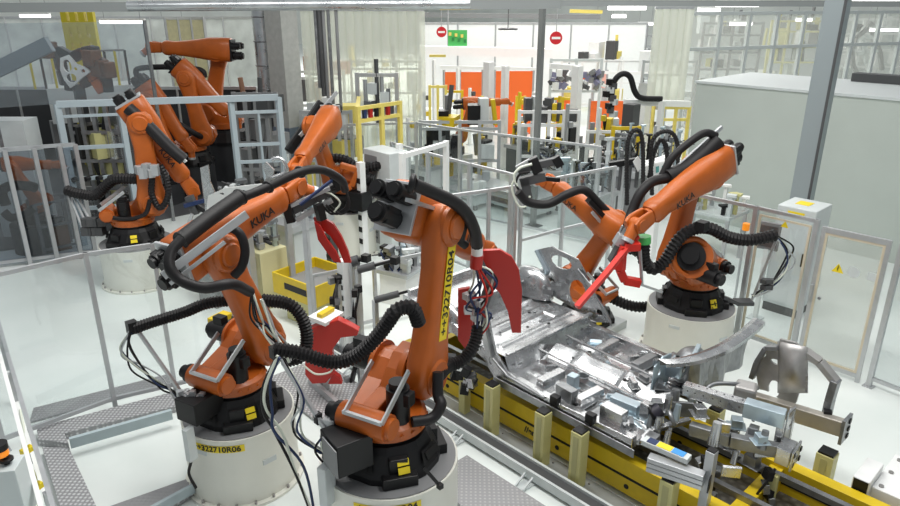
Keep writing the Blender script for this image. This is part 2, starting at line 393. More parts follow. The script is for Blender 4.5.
        arm = a.build('upper_arm', org, e)
        k = MB(M); k.disc((0, y-.08*s, 0), (0, -1, 0), .17*s, .06*s, .4); k.build('joint_cover', org, arm); k = MB(M); k.disc((L, y-.08*s, 0), (0, -1, 0), .18*s, .065*s, .4); k.disc((L, y-.13*s, 0), (0, -1, 0), .12*s, .04*s, .4)
        k.build('joint_cover', org, arm)
        M = Mx(El, Wr); f = MB(M); yc = .06*s
        f.cyl((0, y+.08*s, 0), (0, yc+.14*s, 0), .215*s, n=30); f.disc((0, yc+.13*s, 0), (0, 1, 0), .17*s, .05*s, .3)
        f.loft([(x*s, yy*s, zc*s, hy*s*1.18, hz*s*1.18) for x, yy, zc, hy, hz in ((-.33, .06, .03, .15, .19), (-.30, .06, .03, .17, .21), (-.1, .06, .03, .17, .21), (.15, .06, .03, .165, .20), (.34, .04, .02, .14, .175), (.62, .02, .01, .12, .145), (.90, 0, 0, .105, .12), (1.02, 0, 0, .115, .13), (1.10, 0, 0, .115, .13), (1.16, 0, 0, .09, .10))], n=24, e=3.2)
        fo = f.build('forearm', org, e)
        k = MB(M); k.cyl((1.12*s, 0, 0), (1.20*s, 0, 0), .10*s, n=20); k.loft([(1.18*s, .075*s, 0, .035*s, .10*s), (1.40*s, .085*s, 0, .035*s, .12*s), (1.50*s, .085*s, 0, .03*s, .08*s)], n=16, e=3)
        k.loft([(1.18*s, -.075*s, 0, .035*s, .10*s), (1.40*s, -.085*s, 0, .035*s, .12*s), (1.50*s, -.085*s, 0, .03*s, .08*s)], n=16, e=3)
        k.cyl((1.4*s, -.13*s, 0), (1.4*s, .13*s, 0), .085*s, n=20); k.build('wrist', org, e)
        td = Vector(tool_dir).normalized() if tool_dir is not None else Vector((math.cos(A3-.6), 0, math.sin(A3-.6)))
        R.tool = Wr+td*.30*s; R.td = td
        k = MB(); k.cyl(Wr, Wr+td*.22*s, .085*s, .075*s, n=20); k.build('wrist_hand', org, e)
        k = MB(); k.cyl(Wr+td*.22*s, Wr+td*.27*s, .085*s, n=20); k.build('tool_flange', ALU, e)
        k = MB(M); k.box(-.36*s, -.325*s, -.12*s, .24*s, -.19*s, .25*s); k.build('motor_plate', ALU if detail else BLACK, e, bevel=.006)
        for (my, mz, ml, mr) in [(q_[0], q_[1], q_[2]*ml_, q_[3]) for q_ in ((-.03, .12, .30, .075), (.15, .12, .26, .075), (.06, -.08, .34, .085))]:
            k = MB(M); k.cyl((-.36*s, my*s, mz*s), (-.36*s-ml*s, my*s, mz*s), mr*s, n=16); k.cbox((-.36*s-ml*.45*s, my*s, mz*s), ml*.7*s, mr*1.85*s, mr*1.85*s)
            k.cyl((-.36*s-ml*s, my*s, mz*s), (-.40*s-ml*s, my*s, mz*s), mr*.75*s, n=14)
            k.build('wrist_motor', motor_mat, e, bevel=.008)
        if letters:
            for sy in (-1, 1):
                T = M @ Matrix.Translation((.70*s, (.21)*s if sy > 0 else -.125*s, .0)) @ Matrix.Rotation(math.pi/2, 4, 'X')
                if sy > 0: T = T @ Matrix.Rotation(math.pi, 4, 'Y')
                T = T @ Matrix.Rotation(.055*sy if sy < 0 else 0, 4, 'Y')
                write('KUKA', .13*s, 'lettering', INK, fo, T @ Matrix.Translation((0, -.0, .012)), weight=.002)
    def hose(R, pts, r=.04, corr=.0, name='hose', m=None, n=10, pitch=.03, world=True):
        P = [R.W2L @ Vector(p) if world else Vector(p) for p in pts]
        return MB().tube(P, r, n=n, corr=corr, pitch=pitch).build(name, m or RUBBER, R.e)
    def arm_pt(R, x, y, z):    # point in forearm frame (scaled metres)
        return Mx(R.El, R.Wr) @ Vector((x*R.s, y*R.s, z*R.s))
def pedestal(x, y, h, r, label, letters=None, ang=0, hat=None):
    e = empty('robot_pedestal', (x, y, 0)); tag(e, label, 'pedestal', 'round white robot pedestals')
    b = MB(); b.cyl((0, 0, .025), (0, 0, h), r, n=64); b.build('drum', WHITEP, e, bevel=.01)
    b = MB(); b.cyl((0, 0, 0), (0, 0, .03), r*1.09, n=64); f = b.build('foot_flange', WHITEP, e)
    repeat('flange_bolt', MB().cyl((0, 0, 0), (0, 0, .03), .014, n=8), BOLT, f, [(r*1.045*math.cos(2*math.pi*i/20), r*1.045*math.sin(2*math.pi*i/20), .03) for i in range(20)])
    b = MB(); b.cyl((0, 0, h), (0, 0, h+.012), r*.97, n=48); b.build('top_plate', MGREY, e)
    # small access plates
    for da in (-.3, .9):
        a = ang+da; k = MB(Matrix.Rotation(a, 4, 'Z')); k.box(-.07, .07, -r-.006, -r+.01, h*.55, h*.62) if da > 0 else k.box(-.07, .07, -r-.006, -r+.01, h*.78, h*.84)
        k.build('cover_plate', WHITEG, e)
    if letters:
        M = Matrix.Rotation(ang, 4, 'Z') @ Matrix.Translation((0, 0, h-.085)); L = .54
        k = MB(Matrix.Rotation(ang, 4, 'Z')); vs = []; m = 14
        for i in range(m+1):
            a = (i/m-.5)*L/r
            for z in (h-.085-.038, h-.085+.038): vs.append((math.sin(a)*(r+.003), -math.cos(a)*(r+.003), z))
        k.add(vs, [(2*i, 2*i+2, 2*i+3, 2*i+1) for i in range(m)]); lab = k.build('number_strip', YLAB, e, label='yellow number strip')
        write(letters, .083, 'lettering', INK, lab, M, bend=r+.004, weight=.0015)
    return e
# robots and their pedestals -------------------------------------------------
def cam_ang(x, y, off=0):     # z-rotation that turns a -y facing label towards the camera
    return math.atan2(-y, -x)+math.pi/2+math.radians(off)
PT = .013
B06 = (2.49, 5.73, .76)
P06 = pedestal(B06[0], B06[1], .76, .545, 'round white pedestal with a yellow number strip ending in 06', '++322710R06', cam_ang(B06[0], B06[1], -27))
R06 = Robot('', 'orange robot on the 06 pedestal, forearm stretched up to the right', (*B06[:2], .76+PT), .9, 18.5, 112, 13.5, ml_=.45, tool_dir=(.7, -.45, -.4))
B04 = (2.94, 3.87, .93)
P04 = pedestal(B04[0], B04[1], 1.0, .58, 'round white pedestal nearest the camera, yellow number strip ending in 04', '++322710R04', cam_ang(B04[0], B04[1], -3))
R04 = Robot('', 'orange robot nearest the camera with a yellow number strip up its arm', (*B04[:2], 1.0+PT), .945, 18, 78, -29, ml_=.8, tool_dir=(.5, .5, -.7))
BRR = (8.3, 3.97, .68)
pedestal(BRR[0], BRR[1], .68, .58, 'round white pedestal behind the front of the car body', None, cam_ang(BRR[0], BRR[1]))
RRR = Robot('', 'orange robot in front of the pale enclosure wall, motors raised at upper right', (*BRR[:2], .68+PT), .93, 170, 102, -22, ml_=.65)
BRM = (7.8, 5.35, .12)
b = MB(); b.box(BRM[0]-.45, BRM[0]+.45, BRM[1]-.45, BRM[1]+.45, 0, .12); tag(b.build('robot_plinth', WHITEG, bevel=.01), 'low grey plinth under the robot behind the car body', 'plinth')
RRM = Robot('', 'orange robot behind the car body, forearm reaching up to the left', BRM, .85, 90, 120, 20)
BBL = (3.68, 11.74, .72)
pedestal(BBL[0], BBL[1], .72, .60, 'round white pedestal behind the left glazed fence', None, cam_ang(BBL[0], BBL[1]))
RBL = Robot('', 'orange robot behind the left fence, forearm hanging down to the right', (*BBL[:2], .72+PT), 1.0, 339, 90, -62, ml_=.3)
BBC = (7.22, 10.52, .88)
pedestal(BBC[0], BBC[1], .88, .55, 'white pedestal half hidden among fixtures in the middle distance', None, cam_ang(BBC[0], BBC[1]))
RBC = Robot('', 'orange robot in the middle distance, motors up beside the hanging pipes', (*BBC[:2], .88+PT), .95, 216.7, 55.6, -18.3, ml_=.6)
# ------------------------------------------------------------------ fences, conveyor, floor plates
def fence(label, pts, h=2.0, rails=(0.12, 2.0), w=.05, pane=None, m=ALU, cat='fence', kick=False, group=None, posts=None, z0=0, rw=.045):
    P = [Vector((p[0], p[1], z0)) for p in pts]; e = empty('safety_fence', P[0]); tag(e, label, cat, group)
    L = [p-P[0] for p in P]
    for i, p in enumerate(L):
        if posts is not None and i not in posts: continue
        d = (L[min(i+1, len(L)-1)]-L[max(i-1, 0)]); a = math.atan2(d.y, d.x)
        b = MB(); b.cbox(p+Vector((0, 0, h/2)), w, w, h, a); b.cbox(p+Vector((0, 0, .006)), w*2, w*2, .012, a); b.build('post', m, e, bevel=.003)
    for a, c in zip(L, L[1:]):
        for z in rails:
            b = MB(); zz = Vector((0, 0, z-(rw/2 if z >= h-.01 else 0))); b.bar(a+zz, c+zz, rw*.8, rw); b.build('rail', m, e)
        if pane:
            zz = (rails[0], rails[-1]-rw/2); b = MB(); d = (c-a).normalized(); n = Vector((-d.y, d.x, 0))*.003
            b.add([a+d*w/2+n+Vector((0, 0, zz[0])), c-d*w/2+n+Vector((0, 0, zz[0])), c-d*w/2+n+Vector((0, 0, zz[1])), a+d*w/2+n+Vector((0, 0, zz[1]))], [(0, 1, 2, 3)])
            b.add([a+d*w/2-n+Vector((0, 0, zz[0])), c-d*w/2-n+Vector((0, 0, zz[0])), c-d*w/2-n+Vector((0, 0, zz[1])), a+d*w/2-n+Vector((0, 0, zz[1]))], [(3, 2, 1, 0)])
            b.build('pane', pane, e)
    return e
fence('clear glazed aluminium fence crossing the white floor at left', [at(-40, 281, 2), at(85, 252.5, 2), at(152, 243, 2), at(228, 230.5, 2)], pane=PANE, rails=(.15, 2.0))
fence('low railed aluminium fence between the two front robots and the fixtures', [at(312, 276, 1.0), at(374, 264, 1.0), at(440, 250, 1.0)], rails=(.1, 1.0), h=1.02)
fence_post = MB().cbox((*at(314, 276, 1.0)[:2], 1.0), .07, .07, 2.0, .4); _p = at(312, 279, 1.0); fence_post = MB().cbox((_p.x-.1, _p.y-.1, 1.0), .07, .07, 2.0, .4); tag(fence_post.build('steel_post', ALU, bevel=.004), 'tall bare aluminium post before the yellow tray', 'post')
fence('aluminium fence in front of the middle robot cells', [at(448, 194.5, 2), at(489, 189, 2), at(516, 185, 2)], rails=(.3, 2.0), pane=PANE)
fence('aluminium fence running past the grey hall post', [at(522, 184, 2.0), at(565, 175, 2.0), at(615, 166, 2.0)], rails=(.15, 1.1, 2.0), pane=PANE)
# right-hand fence with its glazed door
Q = [at(690, 192, 2), at(757, 206, 2), at(818, 219.5, 2), at(899, 236, 2), at(1010, 262, 2)]
fe = fence('grey aluminium fence with clear panels right of the robots', [Q[0], Q[1], Q[2]], rails=(.12, 2.0), w=.06, pane=PANE)
fe2 = fence('grey aluminium fence panel at the right edge of the picture', [Q[3]+Vector((.0, -.06, 0)), Q[4]], rails=(.12, 2.0), w=.06, pane=PANE)
_a = Vector((*Q[1][:2], 0))-Vector((*Q[0][:2], 0)); _b = Vector((*Q[2][:2], 0))-Vector((*Q[0][:2], 0)); _d = (_b-_a).normalized()
for t0, t1, z0, z1 in ((.07, .07, .16, 1.90), (-.07, -.07, .16, 1.90)):
    q_ = (_a+_d*t0) if t0 > 0 else (_b+_d*t0); MB().bar(q_+Vector((0, 0, z0)), q_+Vector((0, 0, z1)), .03).build('seal', mat('beige_frame', (.62, .55, .42), .5), fe)
for z in (.17, 1.89): MB().bar(_a+_d*.07+Vector((0, 0, z)), _b-_d*.07+Vector((0, 0, z)), .025).build('seal', MATS['beige_frame'], fe)
_c = (_a+_b)/2+Vector((-.01, -.01, 1.80)); b = MB(); b.add([_c-_d*.05, _c+_d*.05, _c+Vector((0, 0, .09))], [(0, 1, 2)]); b.build('warning_triangle', YLAB, fe)
# door between Q2 and Q3
a, c = Vector((*Q[2][:2], 0)), Vector((*Q[3][:2], 0)); d = (c-a).normalized(); a2_ = a+d*.07; c2_ = c-d*.05; ln = (c2_-a2_).length
dr = empty('fence_door', a2_, math.atan2(d.y, d.x)); tag(dr, 'glazed fence door with beige frame, warning triangle and two round stickers', 'door')
BEI = mat('beige_frame', (.62, .55, .42), .5)
for nm, box in (('stile', (0, .05, -.02, .02, 0, 1.93)), ('stile', (ln-.05, ln, -.02, .02, 0, 1.93)), ('rail', (.05, ln-.05, -.02, .02, .06, .12)), ('rail', (.05, ln-.05, -.02, .02, 1.86, 1.93))):
    MB().box(*box).build(nm, ALU, dr, bevel=.003)
for box in ((.05, .08, -.012, .012, .12, 1.86), (ln-.08, ln-.05, -.012, .012, .12, 1.86), (.08, ln-.08, -.012, .012, .12, .15), (.08, ln-.08, -.012, .012, 1.83, 1.86)):
    MB().box(*box).build('seal', BEI, dr)
pn = MB().box(.08, ln-.08, -.003, .003, .15, 1.83).build('pane', PANEH, dr)
b = MB(); b.add([(.20, .0-.006, 1.38), (.34, -.006, 1.38), (.27, -.006, 1.50)], [(0, 1, 2)]); b.build('warning_triangle', YLAB, pn)
b = MB(); b.bar((.27, -.009, 1.405), (.262, -.009, 1.44), .012, .004); b.bar((.262, -.009, 1.44), (.28, -.009, 1.44), .010, .004); b.bar((.28, -.009, 1.44), (.268, -.009, 1.475), .012, .004); b.build('bolt_symbol', INK, pn)
b = MB(); b.disc((.45, -.004, 1.43), (0, -1, 0), .07, .003); b.build('round_sticker', WHITEG, pn); b = MB(); b.box(.60, .78, -.008, -.004, 1.38, 1.48); b.build('sticker', WHITEG, pn)
b = MB(); b.box(.01, .04, -.06, -.02, .95, 1.15); b.build('handle', ALU, dr)
b = MB(); b.disc((.13, -.004, .98), (0, -1, 0), .02, .02); b.build('latch', MGREY, dr)
# second sticker on the panel next to it: small yellow triangle
# grey kerb strips, tread plates
def strip(name, label, pts, z0, z1, m, cat, **k):
    b = MB(); b.prism([(p[0], p[1]) for p in pts], z0, z1, 'z'); o = b.build(name, m, **k); return tag(o, label, cat)
strip('tread_plate', 'grey chequered walkway strip beyond the left glazed fence', [at(30, 424), at(170, 386), at(172, 375), at(34, 410)], .004, .03, TREAD, 'floor plate')
strip('tread_plate', 'grey chequered plate running along the inside of the left fence', [at(38, 434), at(190, 394), at(192, 400), at(178, 412), at(66, 440), at(70, 450), at(40, 446)], .0, .09, TREAD, 'floor plate')
strip('tread_plate', 'grey chequered plate beside the yellow clamped rail, bottom left', [at(42, 447, .09), at(69, 448, .09), at(112, 540, .09), at(70, 540, .09)], .0, .09, TREAD, 'floor plate')
strip('tread_plate', 'grey chequered plate in front of the 06 pedestal at the bottom', [at(96, 512, .1), at(186, 480, .1), at(192, 490, .1), at(110, 540, .1)], .02, .11, TREAD, 'floor plate')
b = MB(); b.bar(at(70, 443, .16), at(172, 414, .16), .05, .12); b.build('x', ALU) if 0 else None
o = b.build('edge_beam', BLUEG, bevel=.004); tag(o, 'pale blue-grey edge beam beside the chequered plate behind the white floor patch', 'beam')
b = MB(); b.bar(at(150, 512, .12), at(194, 488, .12), .04, .10); tag(b.build('edge_beam', BLUEG, bevel=.004), 'pale blue-grey edge beam in front of the 06 pedestal', 'beam')
# platform between the two front pedestals
strip('tread_plate', 'chequered plate between the fixtures and the near conveyor rail', [(3.5, 5.0), (4.33, 5.0), (4.33, 7.2), (3.5, 7.2)], .01, .05, TREAD, 'floor plate')
strip('tread_plate', 'chequered walkway plate right of the 04 pedestal', [(3.72, 2.2), (4.30, 2.2), (4.30, 4.3), (3.72, 4.3)], .01, .06, TREAD, 'floor plate')
b = MB(); b.bar(at(310, 380, .1), at(352, 418, .1), .05, .1); tag(b.build('edge_beam', ALU), 'grey channel edging the plate left of the nearest robot', 'beam')
# near floor rail of the conveyor
e = empty('guide_rail', (4.59, 1.0, 0)); tag(e, 'long dark grey guide rail on white feet along the yellow conveyor', 'rail')
MB().box(-.06, .06, 0, 6.4, .06, .12).build('channel', DGREY, e)
MB().box(.06, .09, 0, 6.4, .04, .15).build('edge_strip', WHITEG, e, label='pale right edge strip'); MB().box(-.09, -.06, 0, 6.4, .04, .14).build('edge_strip', WHITEG, e)
for y in (.3, 1.4, 2.6, 3.6, 4.6, 5.6):
    b = MB(); b.box(-.24, .05, y-.06, y+.06, 0, .015); b.bar((-.02, y, .01), (-.02, y, .06), .05, .05); b.bar((-.25, y-.05, .02), (-.1, y-.05, .10), .02, .02); b.bar((-.25, y+.05, .02), (-.1, y+.05, .10), .02, .02)
    b.build('foot', WHITEG, e, bevel=.003)
strip('floor_sheet', 'grey steel floor sheet with red marks under the conveyor posts', [(4.74, 1.0), (4.97, 1.0), (4.97, 6.2), (4.74, 6.2)], 0, .02, mat('sheet_grey', (.34, .36, .36), .4, metal=.3, noise=.1), 'floor plate')
RM_ = mat('red_mark', (.45, .02, .02), .6)
# yellow conveyor
cv = empty('conveyor', (5.0, 0.6, 0)); tag(cv, 'long yellow skid conveyor carrying the silver car body', 'conveyor')
for x0, x1, nm in ((0, .13, 'near_beam'), (1.02, 1.15, 'far_beam')):
    b = MB(); b.box(x0, x1, 0, 5.6, .06, .24); b.box(x0+.012, x1, 0, 5.6, .24, .265); b.box(x0, x1, 0, 5.6, .265, .44)
    o = b.build('side_beam', YEL, cv, label=('near' if x0 == 0 else 'far')+' yellow side beam', bevel=.004)
    b = MB(); b.box(x0-.004, x0+.01, 0, 5.6, .24, .262); b.build('slot', BLACK, o)
    sp = [(x0-.006, y, .15) for y in (.5, 1.35, 2.2, 3.05, 3.9, 4.75)]
    repeat('hole_cover', MB().cyl((0, 0, 0), (.01, 0, 0), .026, n=12), BLACK, o, sp)
MB().box(.13, 1.02, 0, 5.6, .12, .15).build('deck_plate', TREADB, cv, label='dark chequered deck plate between the beams')
for y in (1.15, 2.6, 4.1, 5.3):
    MB().box(.13, 1.02, y, y+.12, .15, .40).build('cross_member', YEL, cv)
MB().box(.3, .36, 0, 5.6, .40, .46).build('skid_rail', STEELD, cv); MB().box(.82, .88, 0, 5.6, .40, .46).build('skid_rail', STEELD, cv)
write('//eremm', .10, 'lettering', INK, cv, Matrix.Translation((-.004, 3.33, .16)) @ Matrix.Rotation(-math.pi/2, 4, 'Z') @ Matrix.Rotation(math.pi/2, 4, 'X'), weight=.003)
# cream support posts
def support(x, y, h, label, w=.13, top=True, rz=0):
    e = empty('support_post', (x, y, 0), rz); tag(e, label, 'post', 'cream steel support posts along the conveyor')
    MB().box(-.13, .13, -.10, .10, 0, .018).build('base_plate', CREAM, e, bevel=.002)
    b = MB(); b.box(-w/2, w/2, -w/2, w/2, .018, h); b.build('column', CREAM, e, bevel=.006)
    b = MB(); b.box(-w/2-.001, -w/2-.004, -.03, .03, .05, h-.04); b.build('recess_shade', mat('cream_shaded', (.44, .42, .20), .5), e)  # darker cream on a raised strip imitates the shade inside a recess
    MB().box(-w/2+.01, w/2-.01, -w/2+.01, w/2-.01, h, h+.02).build('cap', BLACK, e)
    for sx, sy in ((-1, -1), (-1, 1), (1, -1), (1, 1)):
        MB().cyl((sx*.105, sy*.08, .018), (sx*.105, sy*.08, .035), .012, n=6).build('foot_bolt', BOLT, e)
    return e
support(4.80, 4.42, .66, 'cream post under the rear end of the car sill')
support(4.80, 3.70, .66, 'cream post in front of the black lettering on the yellow beam')
support(4.80, 3.24, .66, 'cream post third from the rear along the conveyor')
support(4.86, 2.30, .60, 'cream post carrying the profiled aluminium bracket')
support(6.45, 1.52, .50, 'cream post with a broad top plate under the far front rail', w=.16)
support(6.35, 2.6, .52, 'cream post behind the far yellow beam', w=.14)
# ------------------------------------------------------------------ the car body
CB = empty('car_underbody', (5.7, 3.8, .72)); tag(CB, 'bare silver car underbody standing on the yellow conveyor', 'car body')
CI = Matrix.Translation((-5.7, -3.8, -.72))
def C(): return MB(CI)
def platX(X, pxs, th=.012, holes=(), flip=False):
    """sheet standing in the lengthwise plane x = X, outline and holes read at that plane"""
    P = [atX(p[0], p[1], X) for p in pxs]; b = C(); H = []
    for (hx, hy, ra, rb) in holes:
        q = atX(hx, hy, X); H.append((q.y, q.z, ra, rb))
    b.plate([(p.y, p.z) for p in P], H, th, (X, 0, 0), (0, 1, 0), (0, 0, 1)); return b
def platY(Y, pxs, th=.012, holes=()):
    P = [atY(p[0], p[1], Y) for p in pxs]; b = C(); H = []
    for (hx, hy, ra, rb) in holes:
        q = atY(hx, hy, Y); H.append((q.x, q.z, ra, rb))
    b.plate([(p.x, p.z) for p in P], H, th, (0, Y, 0), (1, 0, 0), (0, 0, 1)); return b
def fz(x, y):     # floor pan height
    if y < 4.33: z = .70+.19*max(0, 1-abs(x-5.74)/.24)**.5*(1 if abs(x-5.74) < .24 else 0)*min(1, (4.45-y)*6)
    elif y < 4.43: z = .70+(y-4.33)*2.3
    elif y < 5.36: z = .93
    elif y < 5.42: z = .93+(y-5.36)*3.3
    else: z = 1.13
    if 4.47 < y < 5.33:
        for yc, w in ((4.60, .035), (4.95, .05), (5.22, .03)):
            z += .022*math.exp(-((y-yc)/w)**2) if 5.1 < x < 6.4 else 0
        z -= .02 if (4.68 < y < 4.86 and 5.3 < x < 6.2) else 0
    if y < 4.3:
        for xc in (5.28, 6.18): z += .018*math.exp(-((x-xc)/.04)**2)
        for yc in (3.3, 3.9): z += .03*math.exp(-((y-yc)/.05)**2)
    return z
nx, ny = 56, 110
g = [[(5.0+1.52*i/nx, 2.75+3.3*j/ny, fz(5.0+1.52*i/nx, 2.75+3.3*j/ny)) for j in range(ny+1)] for i in range(nx+1)]
pan = C().sheet(g, .006).build('floor_pan', STEEL, CB)
# edges of the pan: flanges, cross members
for y, z, w, h in ((4.40, .955, .05, .03), (5.38, 1.145, .05, .03), (6.05, 1.15, .06, .12)):
    C().box(5.0, 6.55, y-w/2, y+w/2, z-h/2, z+h/2).build('cross_member', STEEL, CB, bevel=.004)
C().box(5.0, 6.5, 5.43, 5.46, .80, 1.10).build('seat_back_wall', STEELD, CB)
for x in (5.15, 5.6, 6.0, 6.4):
    for y, z in ((4.33, .82), (5.36, 1.04)):
        C().cbox((x, y, z), .05, .02, .012, 0, .8).build('pressing', STEELD, pan)
random.seed(4)
# sills
def rail_tube(name, pts, w, h, m, par=CB):
    b = C()
    for a, c in zip(pts, pts[1:]): b.bar(a, c, w, h)
    return b.build(name, m, par, bevel=.008)
rail_tube('near_sill', [(4.97, 2.75, .70), (4.97, 3.6, .68), (4.97, 4.4, .72)], .09, .12, STEEL)
rail_tube('near_sill_flange', [(4.90, 2.7, .63), (4.90, 4.5, .65)], .012, .09, STEELD)
rail_tube('far_sill', [(6.54, 2.75, .72), (6.54, 4.5, .76), (6.54, 6.0, 1.0)], .09, .13, STEEL)
rail_tube('rear_rail', [(4.99, 4.4, .74), (4.98, 4.75, .90), (4.98, 5.2, 1.02), (4.98, 6.1, 1.10)], .09, .12, STEEL)
rail_tube('tunnel_strip', [(5.50, 2.8, .80), (5.48, 4.35, .88)], .03, .02, STEEL)
rail_tube('tunnel_strip', [(5.98, 2.8, .80), (5.98, 4.35, .88)], .03, .02, STEELD)
# front floor brackets and seat cross members
for x, y, sx, sy, sz, m in ((5.22, 3.95, .36, .10, .10, STEEL), (5.22, 3.45, .36, .10, .10, STEEL), (6.26, 3.95, .36, .10, .10, STEEL), (6.26, 3.45, .36, .10, .10, STEELD),
                            (5.06, 3.62, .10, .22, .16, STEELD), (5.06, 3.05, .12, .25, .18, STEEL), (5.35, 3.10, .12, .3, .12, STEELB), (6.4, 3.1, .14, .25, .2, STEEL), (5.3, 3.72, .1, .1, .16, STEELB), (5.34, 2.86, .1, .1, .2, STEEL)):
    b = C(); b.cbox((x, y, .72+sz/2), sx, sy, sz, random.uniform(-.1, .1)); b.cbox((x, y, .725), sx*1.15, sy*1.4, .012); b.build('bracket', m, CB, bevel=.012)
for x, y in ((4.93, 3.66), (4.93, 3.22)):
    C().cbox((x, y, .76), .07, .09, .10).build('clamp_pad', BLACK, CB)
for k in range(26):
    x = random.uniform(5.05, 6.45); y = random.uniform(2.85, 4.2); z = fz(x, y)
    b = C(); a = random.uniform(0, 3); s = random.uniform(.03, .09)
    b.cbox((x, y, z+s*.4), s*1.6, s*.6, s*.8, a, random.uniform(-.4, .4)); b.cbox((x, y, z+.006), s*2.2, s*1.3, .008, a); b.build('small_bracket', random.choice((STEEL, STEELD, STEELB, STEEL)), CB, bevel=.003)
for k in range(30):
    x = random.uniform(5.05, 6.45); y = random.choice((random.uniform(2.9, 4.25), random.uniform(4.5, 5.3))); z = fz(x, y)
    C().cyl((x, y, z-.002), (x, y, z+.007), random.uniform(.012, .024), n=10).build('stud', random.choice((BLACK, STEELD)), pan)
# rear: far wheelhouse with its open quarter frame
def dome(x, y, z, rx, ry, rz_, m, nm='wheelhouse'):
    b = C(); N, K = 20, 8; vs = []
    for j in range(K+1):
        t = math.pi/2*j/K
        for i in range(N): a = 2*math.pi*i/N; vs.append((x+rx*math.cos(a)*math.cos(t)**.7, y+ry*math.sin(a)*math.cos(t)**.7, z+rz_*math.sin(t)))
    b.add(vs, [(j*N+i, j*N+(i+1) % N, (j+1)*N+(i+1) % N, (j+1)*N+i) for j in range(K) for i in range(N)], True); return b.build(nm, m, CB)
dome(6.52, 5.35, .95, .17, .36, .36, STEEL); dome(5.02, 5.45, .95, .12, .36, .30, STEEL)
def strut(name, pxs, X, w, h, m):
    b = C(); P = [atX(p[0], p[1], X) for p in pxs]
    for a, c in zip(P, P[1:]): b.bar(a, c, w, h, up=(1, 0, 0))
    return b.build(name, m, CB, bevel=.006)
platX(6.62, [(536, 250), (553, 246), (560, 250), (579, 259), (586, 272), (592, 290), (603, 304), (612, 322), (590, 322), (575, 308), (558, 298), (545, 290), (533, 293), (529, 283), (541, 272), (544, 262)],
      .02, holes=((562, 262, .17, .085), (578, 292, .13, .17), (552, 281, .06, .05), (600, 312, .05, .04))).build('quarter_frame', STEEL, CB)
strut('quarter_brace', [(536, 250), (547, 272), (534, 292)], 6.58, .03, .05, STEELB)
b = C(); b.sheet([[atX(x_, y_, X) for (x_, y_, X) in r] for r in (((578, 268, 6.60), (592, 292, 6.60), (610, 318, 6.60)), ((590, 283, 6.50), (600, 302, 6.50), (612, 326, 6.5)))], .01); b.build('quarter_liner', STEELD, CB)
for x, y in ((528, 287), (539, 289), (548, 291), (556, 287), (533, 281)):
    p = atX(x, y, 6.45); b = C(); b.cbox(p, .08, .12, .07, random.random()); b.cyl(p, p+Vector((-.05, .04, .07)), .025, n=10); b.build('hinge_bracket', STEELD, CB)
# near rear corner: inner wing sweeping down to the sill
platX(4.95, [(464, 300), (478, 296), (488, 306), (492, 330), (497, 352), (508, 371), (530, 388), (541, 398), (520, 396), (500, 384), (489, 366), (484, 340), (470, 318)], .02, holes=((492, 360, .03, .05),)).build('rear_wing_inner', STEEL, CB)
strut('wing_edge', [(462, 297), (481, 302), (487, 330), (493, 358), (508, 376), (545, 398)], 4.92, .03, .04, STEELD)
# dash panel, cowl arc
cowl = C(); N = 24; top = []
A_, B_, D_ = at(658, 362, 1.16), at(712, 352, 1.18), at(757, 321, 1.22)
def q3(t): return A_*(1-t)**2+(B_*2-(A_+D_)*.5)*2*t*(1-t)+D_*t*t
g = []
for j, (dy, dz) in enumerate(((-.09, -.02), (-.085, .02), (0, .035), (.05, .02), (.06, -.06))):
    g.append([q3(i/N)+Vector((0, dy, dz)) for i in range(N+1)])
cowl.sheet(g, .008); cowl.build('cowl_panel', STEEL, CB)
g = [[q3(i/N)+Vector((0, .03, -z*.46)) + Vector((-.05*z if i > 18 else 0, .04*math.sin(i*1.1)*z, 0)) for i in range(8, N+1)] for z in (0.05, .4, .8, 1.)]
C().sheet(g, .008).build('dash_panel', STEELD, CB)
b = C(); P0 = at(657, 366, 1.12); b.plate([(-.16, -.42), (.16, -.42), (.20, -.12), (.18, .04), (.02, .06), (-.13, .0)], [(-.03, -.10, .035, .035), (-.05, -.22, .04, .04), (.1, -.3, .04, .03)], .02, P0+Vector((.1, 0, 0)), (1, 0, 0), (0, 0, 1)); b.build('hinge_pillar', STEELB, CB, bevel=.004)
b = C(); b.cbox(P0+Vector((.33, -.05, -.12)), .25, .16, .14, .2); b.cbox(P0+Vector((.62, -.1, -.15)), .3, .05, .3, .3); b.build('pedal_box', STEELB, CB, bevel=.01)
for k in range(9): p = P0+Vector((.27+.05*(k % 4), -.14+.02*k, -.10+.03*(k % 3))); C().cbox(p, .04, .04, .04, k).build('stud_block', random.choice((BLACK, STEELD, BOLT)), CB)
C().tube([at(700, 398, 1.0), at(712, 385, 1.05), at(735, 384, 1.05), at(758, 388, .98)], .022, n=8).build('cross_pipe', STEELD, CB)
dome(6.35, 2.95, .8, .25, .2, .3, STEELD, 'tunnel_front')
C().cbox(at(745, 394, .95), .2, .2, .22, .3).build('gearbox_mount', SHEETM, CB, bevel=.03)
